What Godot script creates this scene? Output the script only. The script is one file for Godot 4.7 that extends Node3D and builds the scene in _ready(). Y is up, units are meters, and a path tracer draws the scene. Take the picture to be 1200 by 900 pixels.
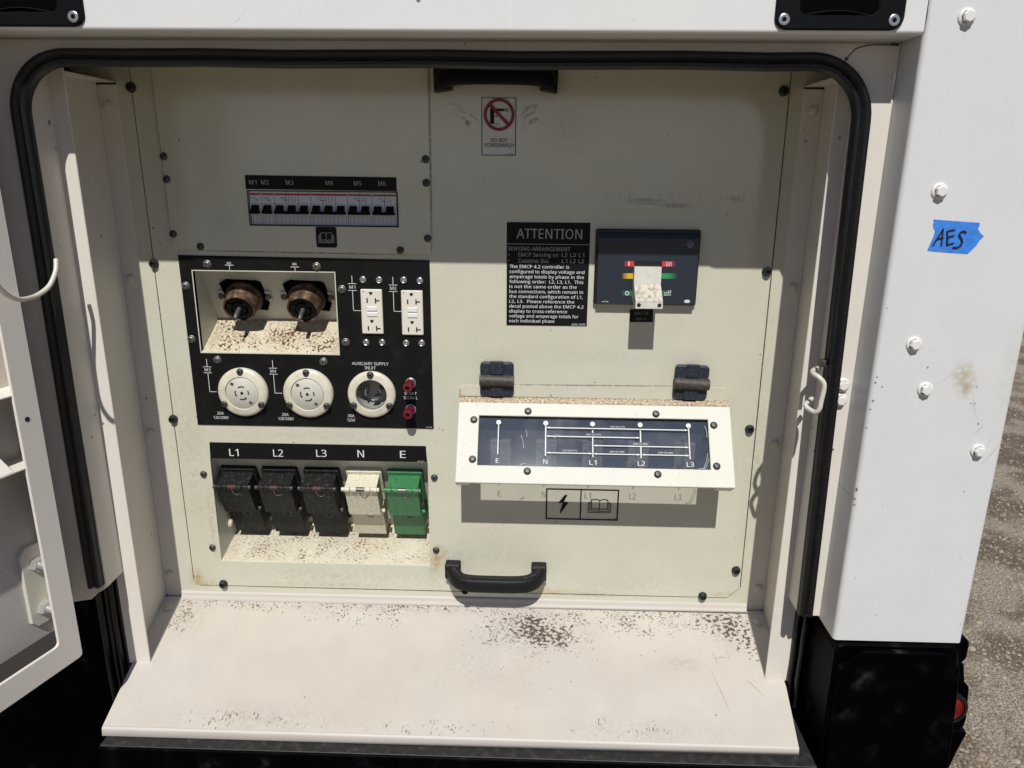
extends Node3D
# Distribution panel of a mobile generator, seen through its open service door.
# Metres, y up, ground at y = 0; the panel stands in the plane z = 0 and faces +z.

var T := Transform3D.IDENTITY   # local frame of the shapes being built
var O := Vector3.ZERO           # origin of the thing being built
var uvm := 0                    # 0: texture laid over x and y, 1: over x and z
var sg := 0
var M := {}
var names := {}
var font: SystemFont
var rng := RandomNumberGenerator.new()

# ---------------------------------------------------------------- scene tree
func numbered(parent: Node, called: String) -> String:
	var key := str(parent.get_instance_id()) + called
	var n: int = names.get(key, 0)
	names[key] = n + 1
	return called if n == 0 else "%s_%03d" % [called, n]

func tag(o: Node, label: String, category := "", group := "") -> void:
	o.set_meta("label", label)
	if category:
		o.set_meta("category", category)
	if group:
		o.set_meta("group", group)

func thing(called: String, label: String, category: String, at := Vector3.ZERO, group := "") -> Node3D:
	var o := Node3D.new()
	o.name = numbered(self, called)
	add_child(o, true)
	o.position = at
	O = at
	tag(o, label, category, group)
	return o

func dup(root: Node3D, called: String, label: String, at: Vector3, group := "") -> Node3D:
	var r: Node3D = root.duplicate()
	r.name = numbered(self, called)
	add_child(r, true)
	r.position = at
	r.set_meta("label", label)
	if group:
		r.set_meta("group", group)
	return r

func S() -> SurfaceTool:
	var s := SurfaceTool.new()
	s.begin(Mesh.PRIMITIVE_TRIANGLES)
	return s

func put(called: String, s: SurfaceTool, m: Material, parent: Node, label := "") -> MeshInstance3D:
	s.generate_normals()
	var o := MeshInstance3D.new()
	o.mesh = s.commit()
	o.material_override = m
	o.name = numbered(parent, called)
	parent.add_child(o, true)
	if label:
		o.set_meta("label", label)
	return o

func put_mesh(called: String, mesh: Mesh, m: Material, parent: Node, at: Vector3, b := Basis.IDENTITY) -> MeshInstance3D:
	var o := MeshInstance3D.new()
	o.mesh = mesh
	o.material_override = m
	o.name = numbered(parent, called)
	parent.add_child(o, true)
	o.transform = Transform3D(b, at)
	return o

# ---------------------------------------------------------------- shapes
func vtx(s: SurfaceTool, p: Vector3, g: int) -> void:
	var w := T * p
	s.set_smooth_group(g)
	if uvm == 0:
		s.set_uv(Vector2((w.x + 0.62) / 1.08, (1.78 - w.y) / 0.88))
	elif uvm == 1:
		s.set_uv(Vector2((w.x + 0.60) / 1.06, w.z / 0.26))
	elif uvm == 4:
		s.set_uv(Vector2((w.x + 0.054) / 0.355, (1.285 - w.y) / 0.10))
	elif uvm == 3:
		s.set_uv(Vector2((w.x - 0.43) / 0.20, (1.8 - w.y) / 0.8))
	else:
		s.set_uv(Vector2((w.x + 0.50) / 0.38, (w.z + 0.12) / 0.13))
	s.add_vertex(w - O)

func tri(s: SurfaceTool, a: Vector3, b: Vector3, c: Vector3, n: Vector3, g := -1) -> void:
	if (b - a).cross(c - a).dot(n) > 0.0:
		var t := b
		b = c
		c = t
	vtx(s, a, g)
	vtx(s, b, g)
	vtx(s, c, g)

func quad(s: SurfaceTool, a: Vector3, b: Vector3, c: Vector3, d: Vector3, n: Vector3, g := -1) -> void:
	tri(s, a, b, c, n, g)
	tri(s, a, c, d, n, g)

func ccw(p: PackedVector2Array) -> PackedVector2Array:
	var q := p.duplicate()
	if Geometry2D.is_polygon_clockwise(q):
		q.reverse()
	return q

func area2(p: PackedVector2Array) -> float:
	var a := 0.0
	for i in p.size():
		var q := p[(i + 1) % p.size()]
		a += p[i].x * q.y - q.x * p[i].y
	return a

func up(p: PackedVector2Array) -> PackedVector2Array:   # counter-clockwise with y up
	var q := p.duplicate()
	if area2(q) < 0.0:
		q.reverse()
	return q

func inset(p: PackedVector2Array, d: float) -> PackedVector2Array:
	var r := PackedVector2Array()
	var n := p.size()
	for i in n:
		var e0 := (p[i] - p[(i + n - 1) % n]).normalized()
		var e1 := (p[(i + 1) % n] - p[i]).normalized()
		var n0 := Vector2(-e0.y, e0.x)
		var n1 := Vector2(-e1.y, e1.x)
		var m := n0 + n1
		r.append(p[i] + m * (2.0 * d / maxf(m.length_squared(), 0.4)) * 1.0)
	return r

func fill(s: SurfaceTool, outer: PackedVector2Array, holes: Array, z: float, n: Vector3) -> void:
	# the polygon boolean works in coarse steps, so it is done in millimetres
	var k := 1000.0
	var big := PackedVector2Array()
	for q in outer:
		big.append(q * k)
	var bh := []
	for h: PackedVector2Array in holes:
		var b := PackedVector2Array()
		for q in h:
			b.append(q * k)
		bh.append(b)
	var list: Array = [big]
	if not holes.is_empty():
		list = tess_big(big, bh)
	for p: PackedVector2Array in list:
		var ids := Geometry2D.triangulate_polygon(p)
		for i in range(0, ids.size(), 3):
			var a := p[ids[i]] / k
			var b := p[ids[i + 1]] / k
			var c := p[ids[i + 2]] / k
			tri(s, Vector3(a.x, a.y, z), Vector3(b.x, b.y, z), Vector3(c.x, c.y, z), n)

func tess_big(outer: PackedVector2Array, holes: Array) -> Array:
	var pieces := [outer]
	for h: PackedVector2Array in holes:
		var cx := 0.0
		for q in h:
			cx += q.x / h.size()
		var far := 9000.0
		var nxt := []
		for p: PackedVector2Array in pieces:
			if Geometry2D.intersect_polygons(p, h).is_empty():
				nxt.append(p)
				continue
			for side in [PackedVector2Array([Vector2(-far, -far), Vector2(cx, -far), Vector2(cx, far), Vector2(-far, far)]), PackedVector2Array([Vector2(cx, -far), Vector2(far, -far), Vector2(far, far), Vector2(cx, far)])]:
				for q in Geometry2D.intersect_polygons(p, side):
					for r in Geometry2D.clip_polygons(q, h):
						nxt.append(r)
		pieces = nxt
	return pieces

func plate(s: SurfaceTool, poly: PackedVector2Array, z0: float, z1: float, bev := 0.0, holes := [], back := false) -> void:
	var p := up(poly)
	var q := inset(p, bev) if bev > 0.0 else p
	var hs := []
	var ho := []
	for h: PackedVector2Array in holes:
		var hu := up(h)
		hs.append(hu)
		ho.append(inset(hu, -bev) if bev > 0.0 else hu)
	fill(s, q, ho, z1, Vector3.BACK)
	if back:
		fill(s, p, hs, z0, Vector3.FORWARD)
	var zb := z1 - bev
	for i in p.size():
		var j := (i + 1) % p.size()
		var e := (p[j] - p[i]).normalized()
		var n := Vector3(e.y, -e.x, 0)
		quad(s, Vector3(p[i].x, p[i].y, z0), Vector3(p[j].x, p[j].y, z0), Vector3(p[j].x, p[j].y, zb), Vector3(p[i].x, p[i].y, zb), n)
		if bev > 0.0:
			quad(s, Vector3(p[i].x, p[i].y, zb), Vector3(p[j].x, p[j].y, zb), Vector3(q[j].x, q[j].y, z1), Vector3(q[i].x, q[i].y, z1), n + Vector3.BACK)
	for k in hs.size():
		var h: PackedVector2Array = hs[k]
		var o: PackedVector2Array = ho[k]
		for i in h.size():
			var j := (i + 1) % h.size()
			var e := (h[j] - h[i]).normalized()
			var n := Vector3(-e.y, e.x, 0)
			quad(s, Vector3(h[i].x, h[i].y, z0), Vector3(h[j].x, h[j].y, z0), Vector3(h[j].x, h[j].y, zb), Vector3(h[i].x, h[i].y, zb), n)
			if bev > 0.0:
				quad(s, Vector3(h[i].x, h[i].y, zb), Vector3(h[j].x, h[j].y, zb), Vector3(o[j].x, o[j].y, z1), Vector3(o[i].x, o[i].y, z1), n + Vector3.BACK)

func rect(x0: float, y0: float, x1: float, y1: float) -> PackedVector2Array:
	return PackedVector2Array([Vector2(x0, y0), Vector2(x1, y0), Vector2(x1, y1), Vector2(x0, y1)])

func rrect(x0: float, y0: float, x1: float, y1: float, r: float, seg := 4) -> PackedVector2Array:
	var p := PackedVector2Array()
	var cs := [Vector2(x1 - r, y0 + r), Vector2(x1 - r, y1 - r), Vector2(x0 + r, y1 - r), Vector2(x0 + r, y0 + r)]
	for k in 4:
		for i in seg + 1:
			var a := -PI / 2 + k * PI / 2 + i * PI / 2 / seg
			p.append(cs[k] + Vector2(cos(a), sin(a)) * r)
	return p

func circ(cx: float, cy: float, r: float, n := 24, a0 := 0.0) -> PackedVector2Array:
	var p := PackedVector2Array()
	for i in n:
		var a := a0 + TAU * i / n
		p.append(Vector2(cx + cos(a) * r, cy + sin(a) * r))
	return p

func box(s: SurfaceTool, a: Vector3, b: Vector3, bev := 0.0) -> void:
	plate(s, rect(a.x, a.y, b.x, b.y), a.z, b.z, bev, [], true)

func prism(s: SurfaceTool, prof: PackedVector2Array, x0: float, x1: float, smooth := false, caps := true) -> void:
	# prof holds (z, y) pairs, a closed outline that is drawn out along x
	var p := up(prof)
	sg += 1
	for i in p.size():
		var j := (i + 1) % p.size()
		var e := (p[j] - p[i]).normalized()
		var n := Vector3(0, -e.x, e.y)
		quad(s, Vector3(x0, p[i].y, p[i].x), Vector3(x0, p[j].y, p[j].x), Vector3(x1, p[j].y, p[j].x), Vector3(x1, p[i].y, p[i].x), n, sg if smooth else -1)
	if not caps:
		return
	var ids := Geometry2D.triangulate_polygon(p)
	for i in range(0, ids.size(), 3):
		var a := p[ids[i]]
		var b := p[ids[i + 1]]
		var c := p[ids[i + 2]]
		tri(s, Vector3(x0, a.y, a.x), Vector3(x0, b.y, b.x), Vector3(x0, c.y, c.x), Vector3.LEFT)
		tri(s, Vector3(x1, a.y, a.x), Vector3(x1, b.y, b.x), Vector3(x1, c.y, c.x), Vector3.RIGHT)

func lathe(s: SurfaceTool, prof: PackedVector2Array, seg := 20, c := Vector3.ZERO, a0 := 0.0, a1 := TAU) -> void:
	# prof holds (radius, height along z) pairs, outside going up
	sg += 1
	for i in prof.size() - 1:
		var p := prof[i]
		var q := prof[i + 1]
		var d := (q - p).normalized()
		if i > 0 and d.dot((p - prof[i - 1]).normalized()) < 0.75:
			sg += 1
		for k in seg:
			var u := a0 + (a1 - a0) * k / seg
			var v := a0 + (a1 - a0) * (k + 1) / seg
			var cu := Vector3(cos(u), sin(u), 0)
			var cv := Vector3(cos(v), sin(v), 0)
			var n := (cu + cv) * 0.5 * d.y + Vector3(0, 0, -d.x)
			var z0 := Vector3(0, 0, p.y)
			var z1 := Vector3(0, 0, q.y)
			if p.x < 1e-6:
				tri(s, c + z0, c + cu * q.x + z1, c + cv * q.x + z1, n, sg)
			elif q.x < 1e-6:
				tri(s, c + cu * p.x + z0, c + cv * p.x + z0, c + z1, n, sg)
			else:
				quad(s, c + cu * p.x + z0, c + cv * p.x + z0, c + cv * q.x + z1, c + cu * q.x + z1, n, sg)

func sweep(s: SurfaceTool, pts: PackedVector3Array, ring: PackedVector2Array, side0: Vector3, caps := true, smooth := true) -> void:
	# a closed ring (u to the side, v along side x path) carried along a path
	sg += 1
	var n := pts.size()
	var rings := []
	for i in n:
		var t := (pts[mini(i + 1, n - 1)] - pts[maxi(i - 1, 0)]).normalized()
		var w := side0
		var u := (w - t * w.dot(t)).normalized()
		var v := t.cross(u)
		var r := PackedVector3Array()
		for q in ring:
			r.append(pts[i] + u * q.x + v * q.y)
		rings.append(r)
	var m := ring.size()
	for i in n - 1:
		var a: PackedVector3Array = rings[i]
		var b: PackedVector3Array = rings[i + 1]
		for k in m:
			var l := (k + 1) % m
			var nn := (a[k] + a[l]) * 0.5 - pts[i]
			quad(s, a[k], a[l], b[l], b[k], nn, sg if smooth else -1)
	if caps:
		for e in [0, n - 1]:
			var r: PackedVector3Array = rings[e]
			var d := (pts[0] - pts[1]) if e == 0 else (pts[n - 1] - pts[n - 2])
			for k in m:
				tri(s, pts[e], r[k], r[(k + 1) % m], d)

func tube(s: SurfaceTool, pts: PackedVector3Array, r: float, seg := 8) -> void:
	sg += 1
	var n := pts.size()
	var rings := []
	var u := Vector3.ZERO
	for i in n:
		var t := (pts[mini(i + 1, n - 1)] - pts[maxi(i - 1, 0)]).normalized()
		if i == 0:
			u = t.cross(Vector3(0.31, 0.52, 0.79)).normalized()
		u = (u - t * u.dot(t)).normalized()
		var v := t.cross(u)
		var ring := PackedVector3Array()
		for k in seg:
			ring.append(pts[i] + (u * cos(TAU * k / seg) + v * sin(TAU * k / seg)) * r)
		rings.append(ring)
	for i in n - 1:
		var a: PackedVector3Array = rings[i]
		var b: PackedVector3Array = rings[i + 1]
		for k in seg:
			var l := (k + 1) % seg
			quad(s, a[k], a[l], b[l], b[k], (a[k] + a[l]) * 0.5 - pts[i], sg)
	for e in [0, n - 1]:
		var ring: PackedVector3Array = rings[e]
		var d := (pts[0] - pts[1]) if e == 0 else (pts[n - 1] - pts[n - 2])
		for k in seg:
			tri(s, pts[e], ring[k], ring[(k + 1) % seg], d)

func curve(pts: PackedVector3Array, n := 6) -> PackedVector3Array:
	var r := PackedVector3Array()
	var m := pts.size()
	for i in m - 1:
		var p0 := pts[maxi(i - 1, 0)]
		var p3 := pts[mini(i + 2, m - 1)]
		for k in n:
			r.append(pts[i].cubic_interpolate(pts[i + 1], p0, p3, float(k) / n))
	r.append(pts[m - 1])
	return r

# flat print: strokes, discs, letters
func stroke(s: SurfaceTool, pts: Array, w: float, z: float) -> void:
	for i in pts.size() - 1:
		var a: Vector2 = pts[i]
		var b: Vector2 = pts[i + 1]
		var d := (b - a).normalized() * w * 0.5
		var n := Vector2(-d.y, d.x)
		if i > 0:
			a -= d
		if i < pts.size() - 2:
			b += d
		quad(s, Vector3(a.x + n.x, a.y + n.y, z), Vector3(b.x + n.x, b.y + n.y, z), Vector3(b.x - n.x, b.y - n.y, z), Vector3(a.x - n.x, a.y - n.y, z), Vector3.BACK)

func frame2(s: SurfaceTool, x0: float, y0: float, x1: float, y1: float, w: float, z: float) -> void:
	fill(s, rect(x0, y0, x1, y1), [rect(x0 + w, y0 + w, x1 - w, y1 - w)], z, Vector3.BACK)

var ref_cap := 0.0
var ref_base := 0.0

func letters(text: String) -> Array:
	var tm := TextMesh.new()
	tm.font = font
	tm.font_size = 64
	tm.pixel_size = 0.01
	tm.depth = 0.0
	tm.curve_step = 1.0
	tm.text = text
	var arr := tm.surface_get_arrays(0)
	var v: PackedVector3Array = arr[Mesh.ARRAY_VERTEX]
	var ix: PackedInt32Array = arr[Mesh.ARRAY_INDEX] if arr[Mesh.ARRAY_INDEX] != null else PackedInt32Array()
	var out := PackedVector2Array()
	if ix.is_empty():
		for p in v:
			out.append(Vector2(p.x, p.y))
	else:
		for i in ix:
			out.append(Vector2(v[i].x, v[i].y))
	var lo := Vector2(1e9, 1e9)
	var hi := -lo
	for p in out:
		lo = lo.min(p)
		hi = hi.max(p)
	return [out, lo, hi]

# text centred on (x, y) with capitals h high; w > 0 stretches the line to that width; ha -1 starts it at x
func txt(s: SurfaceTool, text: String, x: float, y: float, h: float, z: float, w := 0.0, ha := 0, turn := 0.0) -> void:
	if ref_cap == 0.0:
		var r := letters("H")
		ref_base = r[1].y
		ref_cap = r[2].y - r[1].y
	var l := letters(text)
	var pts: PackedVector2Array = l[0]
	var lo: Vector2 = l[1]
	var hi: Vector2 = l[2]
	var ky := h / ref_cap
	var kx := ky if w <= 0.0 else w / (hi.x - lo.x)
	var cx := (lo.x + hi.x) * 0.5 if ha == 0 else lo.x
	for i in range(0, pts.size(), 3):
		var t := []
		for k in 3:
			var q := Vector2((pts[i + k].x - cx) * kx, (pts[i + k].y - ref_base - ref_cap * 0.5) * ky).rotated(turn)
			t.append(Vector3(x + q.x, y + q.y, z))
		if (t[1] - t[0]).cross(t[2] - t[0]).length_squared() > 1e-18:
			tri(s, t[0], t[1], t[2], Vector3.BACK)

# ---------------------------------------------------------------- textures
func lin(c: Color) -> Color:
	return c.linear_to_srgb()

func mottled(w: int, h: int, c: Color, amp: float, warm: float, sd: int, freq := 0.03) -> Image:
	var lw := maxi(int(w / 4.0), 8)
	var lh := maxi(int(h / 4.0), 8)
	var n1 := FastNoiseLite.new()
	n1.seed = sd
	n1.frequency = freq
	n1.fractal_octaves = 4
	var n2 := FastNoiseLite.new()
	n2.seed = sd + 7
	n2.frequency = freq * 0.35
	var im := Image.create(lw, lh, false, Image.FORMAT_RGB8)
	for y in lh:
		for x in lw:
			var a := 1.0 + amp * n1.get_noise_2d(x, y)
			var b := warm * (0.5 + 0.5 * n2.get_noise_2d(x, y))
			im.set_pixel(x, y, Color(c.r * a, c.g * a * (1.0 - b * 0.3), c.b * a * (1.0 - b)))
	im.resize(w, h, Image.INTERPOLATE_CUBIC)
	return im

func blend_px(im: Image, x: int, y: int, c: Color, a: float) -> void:
	if x < 0 or y < 0 or x >= im.get_width() or y >= im.get_height() or a <= 0.0:
		return
	im.set_pixel(x, y, im.get_pixel(x, y).lerp(c, minf(a, 1.0)))

func dot(im: Image, cx: float, cy: float, r: float, c: Color, a: float, stretch := 1.0) -> void:
	var R := int(ceil(r * maxf(stretch, 1.0) + 1))
	for y in range(int(cy) - R, int(cy) + R + 1):
		for x in range(int(cx) - R, int(cx) + R + 1):
			var d := Vector2(x - cx, (y - cy) / stretch).length()
			blend_px(im, x, y, c, a * clampf(r - d + 0.5, 0, 1))

func specks(im: Image, n: int, x0: float, y0: float, x1: float, y1: float, r0: float, r1: float, c: Color, a: float) -> void:
	for i in n:
		var k := rng.randf()
		dot(im, rng.randf_range(x0, x1), rng.randf_range(y0, y1), lerpf(r0, r1, k * k * k), c, a * rng.randf_range(0.4, 1.0), rng.randf_range(0.6, 1.8))

func soft(im: Image, cx: float, cy: float, rx: float, ry: float, c: Color, a: float, sd := 1) -> void:
	var n := FastNoiseLite.new()
	n.seed = sd
	n.frequency = 0.06
	n.fractal_octaves = 4
	for y in range(int(cy - ry), int(cy + ry) + 1):
		for x in range(int(cx - rx), int(cx + rx) + 1):
			var d := Vector2((x - cx) / rx, (y - cy) / ry).length()
			if d < 1.0:
				blend_px(im, x, y, c, a * (1.0 - d) * clampf(0.55 + 1.1 * n.get_noise_2d(x, y), 0, 1))

func scratch(im: Image, a: Vector2, b: Vector2, bow: float, r: float, c: Color, al: float, ragged := 0.3) -> void:
	var n := int(a.distance_to(b)) + 2
	var side := (b - a).orthogonal().normalized() * bow
	var gone := 0.0
	for i in n:
		var t := float(i) / (n - 1)
		var p := a.lerp(b, t) + side * sin(PI * t)
		gone = lerpf(gone, rng.randf(), 0.25)
		if gone > 1.0 - ragged:
			continue
		dot(im, p.x + rng.randf_range(-0.4, 0.4), p.y + rng.randf_range(-0.4, 0.4), r * rng.randf_range(0.6, 1.2), c, al * rng.randf_range(0.4, 1.0) * sin(PI * clampf(t, 0.05, 0.95)) )

# flaked paint: noise above a threshold that a mask (centre, radius, strength) lowers
func flakes(im: Image, masks: Array, c: Color, sd: int, freq: float, stretch := 1.0, base := -1.0) -> void:
	var n := FastNoiseLite.new()
	n.seed = sd
	n.frequency = freq
	n.fractal_octaves = 3
	n.noise_type = FastNoiseLite.TYPE_SIMPLEX_SMOOTH
	var n2 := FastNoiseLite.new()
	n2.seed = sd + 3
	n2.frequency = freq * 0.16
	for m: Array in masks:
		var cx: float = m[0]
		var cy: float = m[1]
		var rx: float = m[2]
		var ry: float = m[3]
		var k: float = m[4]
		for y in range(maxi(int(cy - ry), 0), mini(int(cy + ry) + 1, im.get_height())):
			for x in range(maxi(int(cx - rx), 0), mini(int(cx + rx) + 1, im.get_width())):
				var d := maxf(absf((x - cx) / rx), absf((y - cy) / ry))
				var e := Vector2((x - cx) / rx, (y - cy) / ry).length()
				d = lerpf(d, e, 0.6)
				var v := n.get_noise_2d(x, y * stretch) + 0.5 * n2.get_noise_2d(x, y) + k * (1.0 - d * d) - 0.62
				if v > 0.0:
					blend_px(im, x, y, c, clampf(v * 7.0, 0, 0.92))

func tex(im: Image) -> ImageTexture:
	im.generate_mipmaps()
	return ImageTexture.create_from_image(im)

func mat(c: Color, rough := 0.5, metal := 0.0, spec := 0.5) -> StandardMaterial3D:
	var m := StandardMaterial3D.new()
	m.albedo_color = lin(c)
	m.roughness = rough
	m.metallic = metal
	m.metallic_specular = spec
	return m

func tri_mat(t: Texture2D, scale: float, rough := 0.5) -> StandardMaterial3D:
	var m := StandardMaterial3D.new()
	m.albedo_texture = t
	m.roughness = rough
	m.uv1_triplanar = true
	m.uv1_world_triplanar = true
	m.uv1_scale = Vector3.ONE * scale
	return m

func noise_tex(ramp: Array, freq: float, sd: int, size := 512, octaves := 5) -> NoiseTexture2D:
	var n := FastNoiseLite.new()
	n.seed = sd
	n.frequency = freq
	n.fractal_octaves = octaves
	var t := NoiseTexture2D.new()
	t.width = size
	t.height = size
	t.seamless = true
	t.noise = n
	var g := Gradient.new()
	g.offsets = PackedFloat32Array()
	g.colors = PackedColorArray()
	var offs := PackedFloat32Array()
	var cols := PackedColorArray()
	for r: Array in ramp:
		offs.append(r[0])
		cols.append(lin(r[1]))
	g.offsets = offs
	g.colors = cols
	t.color_ramp = g
	return t

func bump_tex(freq: float, sd: int, size := 512) -> NoiseTexture2D:
	var n := FastNoiseLite.new()
	n.seed = sd
	n.frequency = freq
	n.fractal_octaves = 4
	var t := NoiseTexture2D.new()
	t.width = size
	t.height = size
	t.seamless = true
	t.noise = n
	return t

# pixel of the panel texture for a place on the panel
const PK := 1400.0
func pp(x: float, y: float) -> Vector2:
	return Vector2((x + 0.62) * PK, (1.78 - y) * PK)

func make_panel_image() -> Image:
	var im := mottled(1512, 1232, lin(Color(0.545, 0.541, 0.448)), 0.02, 0.05, 11)
	var dark := lin(Color(0.035, 0.028, 0.02))
	var brown := lin(Color(0.16, 0.095, 0.04))
	var rust := lin(Color(0.34, 0.20, 0.07))
	specks(im, 900, 0, 0, 1512, 1232, 0.4, 1.0, lin(Color(0.25, 0.21, 0.15)), 0.5)
	specks(im, 150, 0, 0, 1512, 1232, 0.5, 1.9, dark, 0.75)
	var b0 := pp(-0.50, 1.24)
	var b1 := pp(-0.10, 0.94)
	specks(im, 420, b0.x - 60, b0.y, b1.x, b1.y, 0.4, 1.3, brown, 0.7)
	specks(im, 60, b0.x, b0.y - 3, b1.x - 10, b0.y + 16, 0.8, 2.2, dark, 0.85)
	specks(im, 260, pp(-0.56, 1.4).x, pp(0, 1.72).y, pp(-0.50, 1).x, pp(0, 0.93).y, 0.4, 1.1, brown, 0.5)
	# rust at the lower edges, the lower handle and the connector pocket
	for e in [[-0.528, 0.957, 22, 26, 0.75], [-0.515, 0.945, 40, 12, 0.6], [-0.113, 1.005, 22, 30, 0.6], [-0.122, 1.000, 18, 40, 0.55], [-0.06, 0.962, 80, 16, 0.5], [-0.03, 0.946, 90, 10, 0.55], [0.07, 0.946, 70, 12, 0.5], [0.14, 0.942, 60, 10, 0.5], [0.35, 0.948, 40, 10, 0.45], [-0.118, 1.02, 12, 16, 0.5], [-0.30, 0.948, 200, 8, 0.35], [-0.49, 1.06, 10, 120, 0.35], [-0.128, 0.99, 14, 60, 0.35]]:
		var q := pp(e[0], e[1])
		soft(im, q.x, q.y, e[2], e[3], rust, e[4], int(q.x))
	# dark arcs rubbed beside the no-powerwash sticker
	var sc := lin(Color(0.05, 0.045, 0.035))
	for e in [[-0.082, 1.700, -0.048, 1.681, 6.0, 2.0, 0.5], [-0.075, 1.704, -0.050, 1.688, 5.0, 1.3, 0.32], [-0.084, 1.692, -0.062, 1.678, 4.0, 1.8, 0.7], [-0.068, 1.683, -0.060, 1.6785, 0.0, 2.6, 0.9], [-0.09, 1.708, -0.07, 1.698, 3.0, 1.4, 0.4], [0.008, 1.690, 0.030, 1.706, 3.0, 1.8, 0.6], [0.012, 1.684, 0.028, 1.697, 2.0, 2.0, 0.7], [0.018, 1.680, 0.036, 1.688, 3.0, 2.2, 0.85], [0.005, 1.672, 0.034, 1.684, 5.0, 1.8, 0.6], [0.024, 1.700, 0.033, 1.706, 0.0, 1.6, 0.6], [0.01, 1.70, 0.02, 1.704, 0.0, 1.4, 0.5]]:
		for k in 3:
			var j := Vector2(rng.randf_range(-3, 3), rng.randf_range(-3, 3))
			scratch(im, pp(e[0], e[1]) + j, pp(e[2], e[3]) + j * 0.6 + Vector2(rng.randf_range(-4, 4), rng.randf_range(-3, 3)), e[4] * rng.randf_range(0.4, 1.5), e[5] * rng.randf_range(0.35, 0.8), sc, e[6] * 0.5, 0.45)
	# grey rubs high on the right and a worn yellowish field beside the sticker
	soft(im, pp(0.07, 1.67).x, pp(0, 1.67).y, 70, 75, lin(Color(0.44, 0.39, 0.27)), 0.5, 5)
	soft(im, pp(0.33, 1.60).x, pp(0, 1.60).y, 60, 90, lin(Color(0.66, 0.62, 0.50)), 0.5, 9)
	for i in 26:
		var x := rng.randf_range(0.11, 0.35)
		var y := 1.589 + rng.randf_range(-0.004, 0.004)
		scratch(im, pp(x, y), pp(x + rng.randf_range(-0.002, 0.006), y - rng.randf_range(0.003, 0.012)), 0.0, 1.1, lin(Color(0.24, 0.22, 0.18)), 0.25, 0.4)
	for e in [[0.15, 0.22, 1.577], [0.30, 0.33, 1.581], [0.20, 0.26, 1.572]]:
		for k in 10:
			var dy := rng.randf_range(-0.004, 0.004)
			scratch(im, pp(e[0] + rng.randf_range(0, 0.02), e[2] + dy), pp(e[1] - rng.randf_range(0, 0.02), e[2] + dy + rng.randf_range(-0.001, 0.001)), 0.6, 0.9, lin(Color(0.22, 0.20, 0.17)), 0.28, 0.35)
		soft(im, pp((e[0] + e[1]) * 0.5, e[2]).x, pp(0, e[2]).y, (e[1] - e[0]) * 700.0, 9, lin(Color(0.25, 0.24, 0.21)), 0.5, 21)
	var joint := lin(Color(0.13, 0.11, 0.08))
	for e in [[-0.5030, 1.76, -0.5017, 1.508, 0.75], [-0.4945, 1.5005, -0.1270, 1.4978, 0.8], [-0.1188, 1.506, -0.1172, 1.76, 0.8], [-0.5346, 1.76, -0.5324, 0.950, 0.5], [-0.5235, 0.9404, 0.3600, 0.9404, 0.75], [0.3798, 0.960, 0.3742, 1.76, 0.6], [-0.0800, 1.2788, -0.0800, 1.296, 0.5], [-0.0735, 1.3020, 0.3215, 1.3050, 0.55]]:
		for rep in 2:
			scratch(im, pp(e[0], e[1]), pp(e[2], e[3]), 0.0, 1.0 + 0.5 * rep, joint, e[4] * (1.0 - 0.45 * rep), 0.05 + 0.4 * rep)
	var grime := lin(Color(0.30, 0.27, 0.20))
	for e in [[-0.08, 0.965, 200, 40, 0.22], [-0.02, 1.02, 120, 60, 0.18], [-0.30, 0.965, 260, 30, 0.25], [0.2, 0.96, 220, 34, 0.2], [-0.515, 1.2, 40, 330, 0.2], [0.385, 1.2, 36, 380, 0.22], [-0.0225, 1.335, 60, 40, 0.2], [0.27, 1.335, 60, 40, 0.2], [0.12, 1.35, 260, 22, 0.12], [-0.3, 1.213, 260, 16, 0.22], [0.1, 1.69, 160, 60, 0.15], [0.19, 1.40, 90, 50, 0.12], [-0.09, 1.0, 50, 60, 0.3]]:
		var q2 := pp(e[0], e[1])
		soft(im, q2.x, q2.y, e[2], e[3], grime, e[4], int(q2.y))
	for i in 60:
		var a := pp(rng.randf_range(-0.55, 0.39), rng.randf_range(0.93, 1.73))
		scratch(im, a, a + Vector2(rng.randf_range(-25, 25), rng.randf_range(-25, 25)), rng.randf_range(-4, 4), 0.6, lin(Color(0.38, 0.34, 0.26)), 0.45, 0.3)
	return im

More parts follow.
